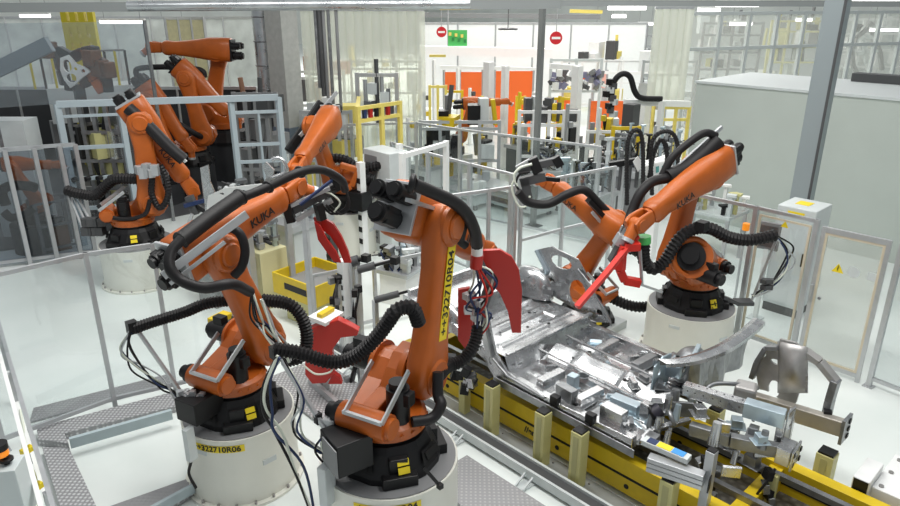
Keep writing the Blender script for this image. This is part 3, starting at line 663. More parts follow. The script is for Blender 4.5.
# near front rail
a, c = at(684, 388, 1.06), at(748, 408, 1.06); d = at(785, 419, 1.06)
rail_tube('front_rail', [a+Vector((0, 0, .0)), c], .10, .12, STEEL); rail_tube('front_rail_end', [c-(d-c)*.1, d], .13, .15, STEELB)
for t in (.1, .22, .35, .5, .62, .75, .9):
    p = a.lerp(c, t); C().cyl(p+Vector((-.052, 0, .01)), p+Vector((-.045, 0, .01)), .007, n=8).build('rail_hole', BLACK, CB)
    C().cyl(p+Vector((.01, 0, .058)), p+Vector((.01, 0, .064)), .007, n=8).build('rail_hole', BLACK, CB)
b = C(); b.plate([(-.1, -.36), (.10, -.36), (.12, -.1), (.08, .08), (-.08, .08)], [(0, -.1, .03, .03), (0, -.25, .03, .03)], .015, d+Vector((.10, -.02, -.02)), (1, 0, 0), (0, 0, 1)); b.build('end_plate', STEEL, CB, bevel=.003)
b = C(); b.cbox(d+Vector((-.02, .02, -.22)), .05, .06, .34, .2); b.cbox(d+Vector((.16, .0, -.15)), .05, .05, .36, .2); b.build('end_stay', STEEL, CB, bevel=.005)
b = C(); p = at(786, 452, .80); b.cbox(p, .22, .12, .16, .1); b.cbox(p+Vector((0, -.08, 0)), .25, .02, .20, .1); b.build('crash_box', STEEL, CB, bevel=.006)
for dx in (-.07, .07):
    for dz in (-.05, .05): C().cbox(p+Vector((dx, -.095, dz)), .04, .012, .04, .1).build('crash_box_slot', BLACK, CB)
rail_tube('lower_rail', [at(690, 428, .78), at(730, 440, .80), p], .09, .12, STEELD)
# subframe clutter below the near rail
random.seed(8)
for k in range(34):
    x = random.uniform(5.15, 5.95); y = random.uniform(1.75, 2.85); z = random.uniform(.62, .95)
    b = C(); s = random.uniform(.05, .12); a_ = random.uniform(0, 3)
    if k % 3 == 0: b.cyl((x, y, z-s), (x+.03, y, z+s), s*.5, s*.35, n=12)
    elif k % 3 == 1: b.cbox((x, y, z), s*1.8, s*.35, s*1.3, a_, random.uniform(-.5, .5))
    else: b.cbox((x, y, z), s, s, s*.9, a_); b.cbox((x, y, z-s*.4), s*1.7, s*1.4, .01, a_)
    b.build('subframe_bracket', random.choice((STEEL, STEELD, STEEL, STEELB)), CB, bevel=.006)
for k, (x, y) in enumerate(((652, 412), (672, 418), (700, 402), (661, 406))):
    p = at(x, y, .85); C().ring(p, (.5, -.6, .4), .06, .022).build('bearing_seat', (BLACK, STEELD)[k % 2], CB)
C().cyl(at(653, 414, .85), at(661, 409, .9), .065, n=8).build('bush', mat('bush_black', (.02, .018, .03), .5), CB)
rail_tube('subframe_arm', [at(612, 430, .66), at(640, 442, .66), at(652, 430, .72), at(690, 420, .75)], .06, .05, STEEL)
rail_tube('subframe_arm', [at(600, 405, .72), at(628, 418, .72), at(648, 435, .66)], .05, .05, STEELB)
# far strut tower and rail
XT = 6.62
twr = platX(XT, [(757, 372), (763, 352), (771, 344), (779, 349), (781, 338), (797, 342), (806, 352), (808, 372), (800, 392), (797, 402), (790, 403), (781, 398), (768, 390), (760, 388)], .03, holes=((762, 352, .055, .05), (777, 361, .055, .03), (775, 388, .06, .10)))
twr.build('strut_tower', SHEETM, CB)
g = []
for i in range(9):
    r = []
    for j in range(9):
        px_ = 778+30*i/8; py_ = 341+6*i/8+(52-6*i/8)*j/8
        q = atX(px_, py_, XT-.01-.13*math.sin(math.pi*i/8)*math.sin(math.pi*(j+1)/10)-.012*math.sin(i*1.1)*math.sin(j*1.2)); r.append(q)
    g.append(r)
_t = C().sheet(g, .008); _t.sm = [True]*len(_t.f); _t.build('tower_pressing', SHEETM, CB)
strut('tower_edge', [(752, 378), (757, 362), (766, 348), (778, 348)], XT-.05, .05, .07, STEELD)
strut('upper_arm_rail', [(803, 350), (820, 362), (838, 384)], XT+.02, .06, .11, SHEETM)
strut('front_post', [(836, 380), (830, 400), (826, 418)], XT+.0, .07, .12, STEELD)
a, c = atX(750, 399, 6.45), atX(843, 428, 6.45); rail_tube('far_front_rail', [a, a.lerp(c, .5), c], .10, .16, mat('warm_sheet', (.50, .47, .42), .38, metal=.6, noise=.1))
b = C(); b.cbox(c+Vector((0, -.02, 0)), .20, .03, .26, 0); b.build('end_plate', STEELD, CB, bevel=.003)
for dz in (-.08, 0, .08): C().cbox(c+Vector((.03, -.04, dz)), .05, .012, .04).build('crash_box_slot', BLACK, CB)
b = C(); b.cbox(atX(827, 415, 6.5), .07, .07, .10, .4); b.build('clamp_pad', BLACK, CB)
# ------------------------------------------------------------------ hoses, tools, red grippers
RV = Vector((math.cos(CA), -math.sin(CA), 0)); FV = Vector((math.sin(CA), math.cos(CA), 0))
def pts(L, D0=None):      # (px, py[, D]) ; missing D values are spread between the given ones
    Ds = [p[2] if len(p) > 2 else None for p in L]
    if Ds[0] is None: Ds[0] = D0
    if Ds[-1] is None: Ds[-1] = Ds[0] if D0 is None or all(d is None for d in Ds[1:]) else D0
    i = 0
    while i < len(Ds):
        if Ds[i] is None:
            j = i
            while Ds[j] is None: j += 1
            for k in range(i, j): Ds[k] = Ds[i-1]+(Ds[j]-Ds[i-1])*(k-i+1)/(j-i+1)
            i = j
        i += 1
    return [atD(p[0], p[1], d) for p, d in zip(L, Ds)]
def slabD(pxs, D, th, M=None, holes=()):
    P = [atD(p[0], p[1], D) for p in pxs]; O = P[0]; b = MB(M)
    o = [((p-O).dot(RV), (p-O).z) for p in P]; H = []
    for (hx, hy, ra, rb) in holes:
        q = atD(hx, hy, D)-O; H.append((q.dot(RV), q.z, ra, rb))
    b.plate(o, H, th, O, RV, (0, 0, 1)); return b
def rb(R, L, w, h=None, D=None):     # bars in robot space
    P = pts(L, D); b = MB(R.W2L)
    for a, c in zip(P, P[1:]): b.bar(a, c, w, h)
    return b
def cables(R, L, D, n, r=.009, spread=.05, mats=(RUBBER, CWHITE, BLUE, RUBBER, ALU), seed=1):
    random.seed(seed); P = pts(L, D)
    for k in range(n):
        off = [Vector((random.uniform(-spread, spread), random.uniform(-spread, spread), random.uniform(-spread, spread)))*(.25 if i in (0, len(P)-1) else 1) for i in range(len(P))]
        R.hose([p+o for p, o in zip(P, off)], r, name='cable', m=mats[k % len(mats)], n=6)
# 06 robot
E6 = Mx(R06.El, R06.Wr)
R06.hose(pts([(181, 240, 5.3), (210, 218), (240, 197, 5.85)]), .072, name='hose_holder')
R06.hose(pts([(236, 200, 5.85), (268, 187), (300, 172), (322, 170), (341, 180, 6.6), (345, 190, 6.7)]), .042)
R06.hose(pts([(182, 239, 5.2), (171, 252, 5.1), (170, 268, 5.02), (182, 281), (205, 288, 5.0), (232, 284, 5.1), (250, 292, 5.35)]), .045)
R06.hose(pts([(228, 226, 5.6), (240, 234), (245, 250), (242, 266), (234, 276, 5.55)]), .04)
rb(R06, [(163, 276, 5.05), (247, 214, 5.5)], .02, .07).build('carrier_rail', ALU, R06.e)
rb(R06, [(170, 284, 5.05), (225, 242, 5.3)], .015, .03).build('carrier_rail', ALU, R06.e)
for q in ((181, 240, 5.45), (240, 197, 5.9), (268, 187, 6.05), (300, 172, 6.25)):
    p = R06.W2L @ atD(*q); MB().ring(p, (1, .1, .25), .062 if q[0] < 250 else .045, .018).build('hose_clamp', BLACK, R06.e)
R06.hose(pts([(133, 329, 5.9), (150, 323), (185, 312), (205, 304), (228, 301), (246, 306, 5.9)]), .052, .12, 'corrugated_hose')
R06.hose(pts([(262, 300, 6.0), (288, 304), (302, 318), (307, 338), (302, 356, 5.9), (285, 362, 5.85)]), .06, .12, 'corrugated_hose')
MB(R06.W2L).bar(atD(138, 331, 5.9), atD(192, 408, 5.75), .03).build('hose_strut', ALU, R06.e)
MB(R06.W2L).cbox(atD(132, 327, 5.9), .09, .09, .12).build('hose_clamp', BLACK, R06.e)
cables(R06, [(130, 332), (126, 350), (138, 368), (158, 384), (174, 396), (186, 415)], 5.85, 6, seed=3)
cables(R06, [(252, 292), (256, 315), (268, 335), (280, 352), (272, 368)], 5.5, 7, seed=4)
cables(R06, [(262, 300), (268, 325), (284, 345), (290, 362)], 5.5, 4, seed=5, mats=(ALU, CWHITE))
b = MB(R06.W2L); b.cbox(atD(200, 404, 5.5), .34, .26, .22, .3); b.build('junction_box', BLACK, R06.e, bevel=.006)
b = MB(R06.W2L); 
for k in range(8): b.cbox(atD(180+3.2*k, 394+2*((k*7) % 4), 5.48), .05, .05, .07, k)
b.build('connectors', ALU, R06.e)
b = MB(Matrix.Translation(-P06.location)); b.cbox(atD(190, 444, 5.28), .09, .06, .34, .3); b.build('side_box', WHITEG, P06, bevel=.004)
MB(Matrix.Translation(-P06.location)).tube(pts([(191, 462), (189, 474), (196, 488)], 5.25), .014).build('cable', RUBBER, P06)
# number strip on the upper arm of 04
M = Mx(R04.Sh, R04.El)
T = M @ Matrix.Translation((.76*R04.s, -.192*R04.s-.092*1.18*R04.s-.004, -.02)) @ Matrix.Rotation(math.pi/2, 4, 'X')
b = MB(T); b.box(-.40, .40, -.06, .06, -.004, .002); ns = b.build('number_strip', YLAB, R04.e, label='yellow number strip reading upward')
write('++322710R04', .125, 'lettering', INK, ns, T @ Matrix.Translation((0, 0, .003)), weight=.002)
# 04 robot hoses
R04.hose(pts([(413, 184, 4.9), (432, 192), (455, 203), (468, 216), (475, 232), (477, 246, 5.5)]), .052)
MB(R04.W2L).ring(atD(412, 184, 4.9), (1, -1, -.3), .055, .025).build('hose_clamp', BLACK, R04.e)
rb(R04, [(408, 200, 4.9), (432, 208, 5.2)], .05, .03).build('carrier_rail', ALU, R04.e)
R04.hose(pts([(440, 218, 5.3), (456, 216), (463, 228), (460, 240), (466, 246, 5.4)]), .035)
MB(R04.W2L).cyl(atD(477, 246, 5.5), atD(477, 255, 5.5), .05, n=14).build('hose_fitting', WHITE, R04.e)
MB(R04.W2L).cyl(atD(477, 255, 5.5), atD(476, 268, 5.5), .055, n=14).build('hose_fitting', RED, R04.e)
cables(R04, [(476, 262), (484, 282), (474, 300), (480, 318), (476, 336)], 5.5, 9, r=.010, spread=.09, mats=(BLUE, BLUE, CWHITE, RED, RUBBER), seed=9)
b = MB(R04.W2L)
for k in range(7): b.cbox(atD(468+4*(k % 4), 296+7*(k//2), 5.5), .08, .07, .06, k)
b.build('valve_block', ALU, R04.e, bevel=.004)
R04.hose(pts([(478, 326, 5.5), (474, 345), (463, 360), (448, 366, 5.2), (438, 376, 5.0)]), .055, .12, 'corrugated_hose')
R04.hose(pts([(438, 372, 4.85), (438, 395), (441, 405), (432, 418), (412, 422, 4.6)]), .045)
R04.hose(pts([(274, 349, 4.75), (300, 353), (330, 362), (354, 357), (374, 340), (388, 322), (397, 310, 4.7), (412, 308, 4.75), (419, 324, 4.8)]), .055, .13, 'corrugated_hose')
MB(R04.W2L).bar(atD(283, 362, 4.75), atD(337, 448, 4.5), .03).build('hose_strut', ALU, R04.e)
MB(R04.W2L).cbox(atD(318, 418, 4.6), .05, .05, .09).build('strut_clamp', BLACK, R04.e)
MB(R04.W2L).cbox(atD(276, 352, 4.75), .08, .08, .1).build('hose_clamp', BLACK, R04.e)
cables(R04, [(278, 356), (266, 382), (271, 412), (282, 436), (300, 470), (318, 530)], 4.6, 3, r=.012, seed=12, mats=(CWHITE, RUBBER, BLUE), spread=.05)
cables(R04, [(282, 360), (296, 395), (300, 430), (322, 452)], 4.6, 4, r=.009, seed=13, mats=(BLUE, ALU, CWHITE, RUBBER), spread=.06)
b = MB(R04.W2L); c = atD(347, 447, 4.45); b.cbox(c, .30, .30, .28, -.15); b.build('junction_box', BLACK, R04.e, bevel=.006)
b = MB(R04.W2L); b.cbox(c+Vector((-.17, -.02, -.0)), .012, .24, .24, -.15); b.build('box_cover', MGREY, R04.e, bevel=.003)
b = MB(R04.W2L); b.cbox(atD(331, 425, 4.6), .1, .1, .14, .5)
for k in range(6): b.cbox(atD(325+2*(k % 3), 438+7*(k//2), 4.55), .06, .05, .05, k)
b.build('connectors', ALU, R04.e)
b = MB(Matrix.Translation(-P04.location)); b.cbox(atD(327, 484, 4.40), .12, .08, .36, .3); b.build('side_box', WHITEG, P04, bevel=.004)
cables(R04, [(326, 432), (322, 450), (330, 462), (334, 476)], 4.5, 4, seed=14)
b = MB(R04.W2L); P = pts([(424, 468, 4.35), (440, 486, 4.3)]); b.bar(P[0], P[1], .02); b.cbox(P[1], .04, .04, .04); b.build('locking_lever', BLACK, R04.e)
# red jaws of the 04 gripper
g4 = rb(R04, [(478, 262, 5.65), (490, 285, 5.9), (478, 320, 5.8)], .07, .07).build('gripper', DGREY, R04.e)
slabD([(478, 251), (500, 250), (512, 257), (519, 270), (522, 290), (521, 333), (512, 333), (508, 312), (500, 294), (489, 281), (478, 279)], 5.95, .05, R04.W2L).build('gripper_jaw', RED, g4, label='large curved red jaw', bevel=.004)
slabD([(458, 290), (470, 288), (473, 330), (466, 350), (458, 340)], 5.75, .05, R04.W2L).build('gripper_jaw', RED, g4, bevel=.004)
slabD([(405, 325), (420, 318), (421, 340), (404, 345)], 6.2, .05, R04.W2L).build('gripper_jaw', RED, g4, bevel=.004) if 0 else None
# 06 tool
g6 = rb(R06, [(288, 212, 6.75), (315, 198, 6.8), (345, 182, 6.9)], .09, .09).build('gripper', DGREY, R06.e)
for L, w, m in (([(290, 206, 6.7), (330, 188, 6.8)], .04, ALU), ([(296, 220, 6.7), (332, 200, 6.8)], .05, ALU), ([(300, 205, 6.6), (335, 178, 6.8)], .03, BLUE), ([(285, 200, 6.7), (292, 222, 6.7)], .09, BLACK), ([(330, 172, 6.8), (340, 190, 6.8)], .06, BLACK), ([(318, 204, 6.7), (322, 220, 6.7)], .08, BLACK)):
    rb(R06, L, w).build('tool_frame', m, g6, bevel=.004)
for k in range(3):
    R06.hose(pts([(322+4*k, 205, 6.7), (332+4*k, 214), (345+2*k, 208), (348, 196), (342, 188), (332, 190, 6.8)]), .012, name='cable', n=6)
R06.hose(pts([(325, 192, 6.8), (333, 195), (340, 203), (334, 212, 6.7)]), .010, name='cable', m=CWHITE, n=6)
slabD([(313, 218), (322, 217), (333, 224), (341, 236), (348, 252), (351, 263), (344, 263), (338, 248), (330, 236), (322, 230), (316, 226)], 6.75, .05, R06.W2L).build('gripper_jaw', RED, g6, label='curved red jaw with pointed end', bevel=.003)
slabD([(314, 222), (320, 226), (327, 240), (336, 252), (341, 263), (334, 262), (325, 250), (318, 240)], 6.62, .04, R06.W2L).build('gripper_jaw', RED, g6, bevel=.003)
# right robot: hoses, red C tool
MB(RRR.W2L).cyl(atD(694, 262, 8.6), atD(691, 257, 8.15), .30, .27, n=32).build('motor_housing', ORANGE, RRR.e, bevel=.01)
MB(RRR.W2L).ring(atD(691, 257, 8.15), FV+Vector((.0, 0, -.25)), .23, .045, 32, 10).build('housing_ring', ORANGE, RRR.e)
MB(RRR.W2L).cyl(atD(691, 257, 8.2), atD(690.5, 256, 8.1), .185, n=28).build('axis_motor', BLACK, RRR.e)
MB(RRR.W2L).cyl(atD(690.5, 256, 8.1), atD(690, 255.5, 8.04), .11, n=20).build('axis_motor_cap', BLACK, RRR.e)
RRR.hose(pts([(718, 141, 8.6), (702, 156), (684, 170), (668, 178, 8.4)]), .11, name='hose_holder')
RRR.hose(pts([(668, 178, 8.4), (652, 182), (640, 194), (632, 212, 8.2), (628, 226)], 8.1), .065)
RRR.hose(pts([(716, 136, 8.6), (705, 133), (690, 142), (672, 158), (662, 176, 8.45)]), .05)
rb(RRR, [(722, 127, 8.7), (668, 176, 8.4)], .03, .05).build('carrier_rail', ALU, RRR.e)
RRR.hose(pts([(644, 241, 8.0), (644, 260), (653, 269), (664, 262), (674, 246), (684, 234), (698, 228), (712, 229), (728, 237), (750, 240), (776, 235, 8.3)]), .075, .12, 'corrugated_hose', pitch=.05)
MB(RRR.W2L).cyl(atD(644, 236, 8.0), atD(644, 243, 8.0), .085, n=16).build('green_clamp', GREEN, RRR.e)
MB(RRR.W2L).cbox(atD(702, 226, 8.1), .14, .12, .12).build('hose_clamp', BLACK, RRR.e)
cables(RRR, [(776, 236), (789, 248), (790, 262), (778, 278), (768, 286), (752, 296)], 8.4, 5, r=.012, spread=.06, seed=20)
rb(RRR, [(776, 240, 8.3), (752, 300, 8.4)], .03).build('hose_strut', ALU, RRR.e)
b = MB(RRR.W2L)
for k in range(6): b.cbox(atD(764+3*(k % 3), 281+6*(k//3), 8.35), .08, .07, .06, k)
b.build('valve_block', DGREY, RRR.e)
rb(RRR, [(720, 296, 8.5), (735, 302, 8.6), (752, 302, 8.6)], .16, .05).build('cable_tray', DGREY, RRR.e)
gr = rb(RRR, [(632, 228, 8.0), (622, 244, 7.9), (612, 262, 7.9)], .14, .10).build('gripper', DGREY, RRR.e)
rb(RRR, [(616, 238, 7.9), (632, 246, 7.9)], .14).build('tool_frame', ALU, gr, bevel=.005)
b = rb(RRR, [(640, 246, 7.8), (625, 247, 7.8), (621, 256, 7.8), (620, 270, 7.8), (624, 280, 7.8), (640, 283, 7.8)], .11, .10); b.build('gripper_jaw', REDB, gr, label='bright red C-shaped jaw', bevel=.01)
rb(RRR, [(637, 236, 7.9), (604, 276, 7.5), (577, 307, 7.2)], .07, .05).build('clamp_arm', REDB, gr, label='long red clamp arm')
rb(RRR, [(640, 250, 7.9), (642, 285, 7.9), (662, 292, 8.1)], .03).build('tool_frame', ALU, gr)
# middle robot behind the car
RRM.hose(pts([(518, 192, 8.9), (528, 202), (548, 204), (568, 194), (584, 190), (598, 203), (614, 220, 9.0), (622, 232, 9.1)]), .06)
rb(RRM, [(588, 200, 8.85), (618, 232, 9.0)], .10, .06).build('carrier_rail', BLACK, RRM.e)
rb(RRM, [(592, 212, 8.85), (616, 240, 9.0)], .03, .04).build('carrier_rail', ALU, RRM.e)
RRM.hose(pts([(597, 287, 9.2), (612, 298), (632, 306), (650, 306), (660, 298, 8.9)]), .075, .12, 'corrugated_hose', pitch=.05)
gm = rb(RRM, [(520, 182, 9.3), (545, 176, 9.3)], .12).build('gripper', DGREY, RRM.e)
for L, w, m in (([(518, 172, 9.3), (532, 166, 9.3), (560, 160, 9.3)], .10, DGREY), ([(532, 158, 9.3), (538, 172, 9.3)], .14, BLACK), ([(555, 157, 9.3), (560, 166, 9.3)], .12, BLACK), ([(516, 168, 9.3), (530, 160, 9.3)], .05, ALU), ([(524, 178, 9.3), (528, 198, 9.3)], .12, DGREY), ([(540, 178, 9.3), (560, 180, 9.3)], .06, BLACK)):
    rb(RRM, L, w).build('tool_frame', m, gm, bevel=.006)
RRM.hose(pts([(515, 178, 9.2), (512, 188), (518, 205), (526, 206), (530, 196, 9.2)]), .016, name='cable', m=CWHITE, n=6)
RRM.hose(pts([(532, 164, 9.2), (520, 168), (514, 176), (517, 186, 9.2)]), .02, name='cable', m=CWHITE, n=6)
RRM.hose(pts([(530, 172, 9.2), (520, 174), (516, 184), (522, 194, 9.2)]), .018, name='cable', n=6)
# back left robot
RBL.hose(pts([(66, 190, 11.2), (80, 194), (96, 195), (106, 186), (116, 179), (138, 179, 11.0)]), .085, .10, 'corrugated_hose', pitch=.05)
RBL.hose(pts([(128, 108, 11.0), (150, 128), (170, 148), (184, 160, 11.0)]), .10, name='hose_holder')
rb(RBL, [(128, 100, 11.1), (186, 162, 11.0)], .03, .05).build('carrier_rail', WHITE, RBL.e)
RBL.hose(pts([(152, 178, 10.9), (152, 195), (160, 208), (168, 196), (166, 178), (160, 165, 10.9)]), .05, .1, 'corrugated_hose', pitch=.05)
RBL.hose(pts([(98, 205, 10.7), (108, 216), (128, 219), (145, 214), (150, 200, 10.8)]), .035)
for k in range(3): rb(RBL, [(68+4*k, 194, 11.2), (86+6*k, 236, 11.0)], .03).build('hose_strut', ALU, RBL.e)
b = MB(RBL.W2L)
for k in range(8): b.cbox(atD(86+5*(k % 4), 222+9*(k//4), 10.9), .13, .12, .14, k)
b.build('connectors', DGREY, RBL.e)
b = MB(RBL.W2L)
for k in range(5): b.cbox(atD(139+4*k, 170+3*(k % 2), 10.8), .10, .12, .14+.04*(k % 3), k)
b.build('valve_block', ALU, RBL.e, bevel=.005)
gb = rb(RBL, [(189, 196, 11.0), (196, 214, 11.0)], .12).build('gripper', DGREY, RBL.e)
for L, w, m in (([(184, 206, 10.9), (206, 200, 11)], .06, BLUE), ([(192, 214, 10.9), (188, 226, 10.9)], .05, ALU), ([(203, 170, 11), (206, 200, 11)], .06, ALU), ([(196, 205, 11), (210, 214, 11)], .07, BLACK)):
    rb(RBL, L, w).build('tool_frame', m, gb)
# robot in the middle distance
RBC.hose(pts([(318, 162, 12.2), (330, 158), (346, 160), (360, 168), (382, 165, 12.4)]), .085, .10, 'corrugated_hose', pitch=.06)
rb(RBC, [(288, 152, 12.0), (322, 102, 12.4)], .12, .16).build('hose_holder', BLACK, RBC.e, bevel=.03)
rb(RBC, [(300, 136, 11.9), (337, 92, 12.3)], .03, .06).build('carrier_rail', ALU, RBC.e)
cables(RBC, [(384, 166), (390, 178), (382, 192), (372, 203), (366, 210)], 12.4, 5, r=.018, spread=.08, mats=(RUBBER, ALU, CWHITE), seed=30)
rb(RBC, [(381, 170, 12.4), (368, 208, 12.4)], .05).build('hose_strut', ALU, RBC.e)
rb(RBC, [(340, 165, 12.0), (358, 170, 12.0), (352, 186, 12.0), (340, 190, 12)], .14, .1).build('guard_bracket', ORANGE, RBC.e, bevel=.02)
b = MB(RBC.W2L); b.cbox(atD(360, 200, 12.0), .32, .32, .34, .3); b.build('junction_box', BLACK, RBC.e, bevel=.01)
# ------------------------------------------------------------------ fixtures and machines in the middle distance
def T0(e): return Matrix.Translation(-Vector(e.location))
def gp(x, y, D):           # ground point under a seen point
    p = atD(x, y, D); return Vector((p.x, p.y, 0))
def thing(name, label, cat, loc, group=None):
    return tag(empty(name, loc), label, cat, group)
def frame2(e, a, b, z0, z1, vs, hs, w, m, M, vn='upright', hn='crossbar'):
    """frame between two ground points: uprights at fractions vs, bars at heights hs"""
    a = Vector((a[0], a[1], 0)); b = Vector((b[0], b[1], 0)); d = (b-a).normalized()
    for t in vs:
        p = a.lerp(b, t); MB(M).bar(p+Vector((0, 0, z0)), p+Vector((0, 0, z1)), w, w, up=d).build(vn, m, e)
    for z in hs: MB(M).bar(a+Vector((0, 0, z)), b+Vector((0, 0, z)), w*.9, w*.9).build(hn, m, e)
def station(name, label, cat, loc, sx, sy, h, rz, seed, mats=None, n=10, base=WHITEG, top=None, clamps=3, posts=True, group=None):
    """a fixture table: pedestal, deck, posts, clamp cylinders, valve blocks and hoses"""
    e = tag(empty(name, loc, rz), label, cat, group); r = random.Random(seed); mats = mats or [ALU, STEELD, WHITEG, BLACK, STEELB]
    MB().box(-sx*.42, sx*.42, -sy*.42, sy*.42, 0, h*.55).build('plinth', base, e, bevel=.01)
    MB().box(-sx/2, sx/2, -sy/2, sy/2, h*.55, h*.62).build('deck', top or ALU, e, bevel=.006)
    z = h*.62
    for k in range(n):
        x, y = r.uniform(-sx*.42, sx*.42), r.uniform(-sy*.42, sy*.42); hh = r.uniform(.15, .45)*h; w = r.uniform(.04, .09)
        b = MB(); b.box(x-w/2, x+w/2, y-w/2, y+w/2, z, z+hh); b.cbox((x+r.uniform(-.06, .06), y, z+hh), w*2.4, w*1.2, w*.8, r.uniform(-1, 1), r.uniform(-.3, .3)); b.cbox((x, y, z+hh*.5), w*1.5, w*1.5, w, 0)
        b.build('locating_post', r.choice(mats), e, bevel=.003)
    for k in range(clamps):
        x, y = r.uniform(-sx*.4, sx*.4), r.uniform(-sy*.4, sy*.4); zz = z+r.uniform(.1, .35)*h; a = r.uniform(0, 6.28); d = Vector((math.cos(a), math.sin(a), r.uniform(-.2, .5)))*.22
        p = Vector((x, y, zz)); b = MB(); b.cyl(p, p+d, .032, n=10); b.cyl(p+d, p+d*1.5, .012, n=8); b.cbox(p, .09, .09, .09, a); b.bar(Vector((x, y, z)), p, .04); b.build('clamp', r.choice([BLACK, DGREY, STEELD]), e)
    for k in range(3):
        P = [Vector((r.uniform(-sx*.45, sx*.45), r.uniform(-sy*.45, sy*.45), z+r.uniform(0, .4)*h)) for _ in range(4)]; P[0].z = z; P[-1].z = z
        MB().tube(P, .012, n=6, k=5).build('air_hose', r.choice([RUBBER, RUBBER, CWHITE, BLUE]), e)
    return e
G = lambda x, y: tuple(at(x, y))
# yellow open tray
c = at(318, 318); tr = tag(empty('parts_tray', (c.x, c.y, 0), math.radians(8)), 'open yellow-walled parts tray with grey bed behind the tall bare post', 'tray')
MB().box(-.30, .30, -.36, .36, 0, .45).build('stand', CREAM, tr, bevel=.01)
for nm, bx in (('long_wall', (-.42, -.39, -.48, .48, .45, .78)), ('long_wall', (.39, .42, -.48, .48, .45, .78)), ('end_wall', (-.39, .39, -.48, -.45, .45, .78)), ('end_wall', (-.39, .39, .45, .48, .45, .78))):
    b = MB(); b.box(*bx); b.build(nm, YEL, tr, bevel=.006)
MB().box(-.39, .39, -.45, .45, .45, .62).build('bed', MGREY, tr)
MB(Matrix.Rotation(0, 4, 'Z')).box(-.424, -.42, -.3, .2, .58, .68).build('scuffed_label', INK, tr)
# cream cabinets behind the tray
for k, (x, y, w, h, lab) in enumerate(((288, 318, .5, .95, 'cream cabinet left of the yellow tray'), (268, 300, .45, 1.1, 'cream cabinet further left behind the 06 robot arm'))):
    p = at(x, y); e = tag(empty('control_cabinet', (p.x+.1, p.y+.75, 0), .1), lab, 'cabinet')
    MB().box(-w/2, w/2, -w/2, w/2, 0, h).build('body', LYEL if k else mat('cream_cab', (.68, .64, .38), .5), e, bevel=.01)
    MB().box(-w/2-.006, -w/2, -w*.4, w*.4, .08, h-.06).build('door', mat('cream_cab', (.68, .64, .38), .5), e); MB().box(-w/2-.02, -w/2-.006, w*.25, w*.3, h*.5, h*.62).build('handle', BLACK, e)
# tables and fixtures
FX = [((262, 300), .7, .6, 1.3, 'fixture with grey posts and clamps behind the 06 robot forearm'),
      ((222, 300), .6, .6, 1.2, 'low fixture with steel clamps seen under the 06 hose'),
      ((300, 268), 1.0, .9, 1.6, 'fixture with silver posts left of the grey striped cabinet'),
      ((402, 300), .6, .6, .95, 'white table with black cylinders left of the 04 robot arm'),
      ((424, 280), .5, .5, 1.1, 'pale fixture table behind the low railed fence'),
      ((250, 262), 1.1, .9, 1.5, 'fixture beneath the pale perforated body panel')]
for k, ((x, y), sx, sy, h, lab) in enumerate(FX):
    p = at(x, y); station('clamping_fixture', lab, 'fixture', (p.x, p.y, 0), sx, sy, h, .1*k, 40+k, n=12, clamps=4, base=(WHITE, STEELD, WHITEG, WHITE, WHITE, DGREY)[k])
# black rods / cylinders on the white table
p = at(405, 330)
for k, (L, D, r_) in enumerate((([(358, 270), (395, 260)], 8.4, .035), ([(375, 300), (428, 286)], 8.0, .03), ([(352, 262), (366, 258)], 8.6, .05))):
    P = pts(L, D); e = thing('pneumatic_cylinder', ('black pneumatic cylinder above the low fence rail, left', 'black pneumatic rod reaching to the 04 robot arm', 'short black cylinder beside the white pillar')[k], 'cylinder', P[0])
    d = (P[1]-P[0]); MB(T0(e)).cyl(P[0], P[0]+d*.45, r_*1.5, n=14).build('barrel', DGREY, e); MB(T0(e)).cyl(P[0]+d*.45, P[1], r_*.6, n=10).build('rod', BLACK, e)
    MB(T0(e)).cbox(P[1], .10, .10, .10, .3).build('rod_end', BLACK, e); q = P[0]; MB(T0(e)).bar(q, (q.x, q.y, 0), .06).build('stand', ALU, e)
# white pillars
for k, (x, y, h, w, lab) in enumerate(((348, 345, 1.3, .13, 'white pillar with a dark hose beside the red jaw'), (402, 250, 2.1, .10, 'slim white pillar left of the 04 robot motors'), (365, 262, 1.9, .12, 'white pillar under the middle-distance robot'), (335, 295, 1.2, .14, 'dark finned column behind the low fence'))):
    p = at(x, y); e = thing('pillar', lab, 'pillar', (p.x, p.y, 0)); MB().box(-w/2, w/2, -w/2, w/2, 0, h).build('shaft', WHITE if k < 3 else DGREY, e, bevel=.005); MB().box(-w, w, -w, w, 0, .02).build('base_plate', WHITEG, e)
    b = MB()
    for q in range(6): b.box(-w/2-.012, -w/2, -w*.4, w*.4, h*.2+q*h*.12, h*.2+q*h*.12+h*.05)
    b.build('mounting_holes', BLACK, e)
# dark drag chains and hose bundle between the robots
for k, (L, D, lab) in enumerate((([(356, 290), (354, 320), (356, 350), (352, 380)], 7.6, 'hanging black hose bundle behind the corrugated hose'), ([(338, 280), (334, 300), (340, 322)], 8.3, 'dark cable chain beside the yellow tray'))):
    P = pts(L, D); e = thing('hose_bundle', lab, 'hose', (P[-1].x, P[-1].y, 0)); M = T0(e)
    for q in range(4): MB(M).tube([p_+Vector((random.uniform(-.04, .04), random.uniform(-.04, .04), random.uniform(-.03, .03))) for p_ in P], .018, n=7).build('hose', (RUBBER, DGREY)[q % 2], e)
    for q in range(7): MB(M).cbox(P[q % len(P)]+Vector((random.uniform(-.08, .08), random.uniform(-.08, .08), 0)), .07, .07, .09, q).build('valve', (BLACK, STEELD)[q % 2], e)
    MB(M).bar(P[0], (P[0].x, P[0].y, 0), .05).build('stand', ALU, e)
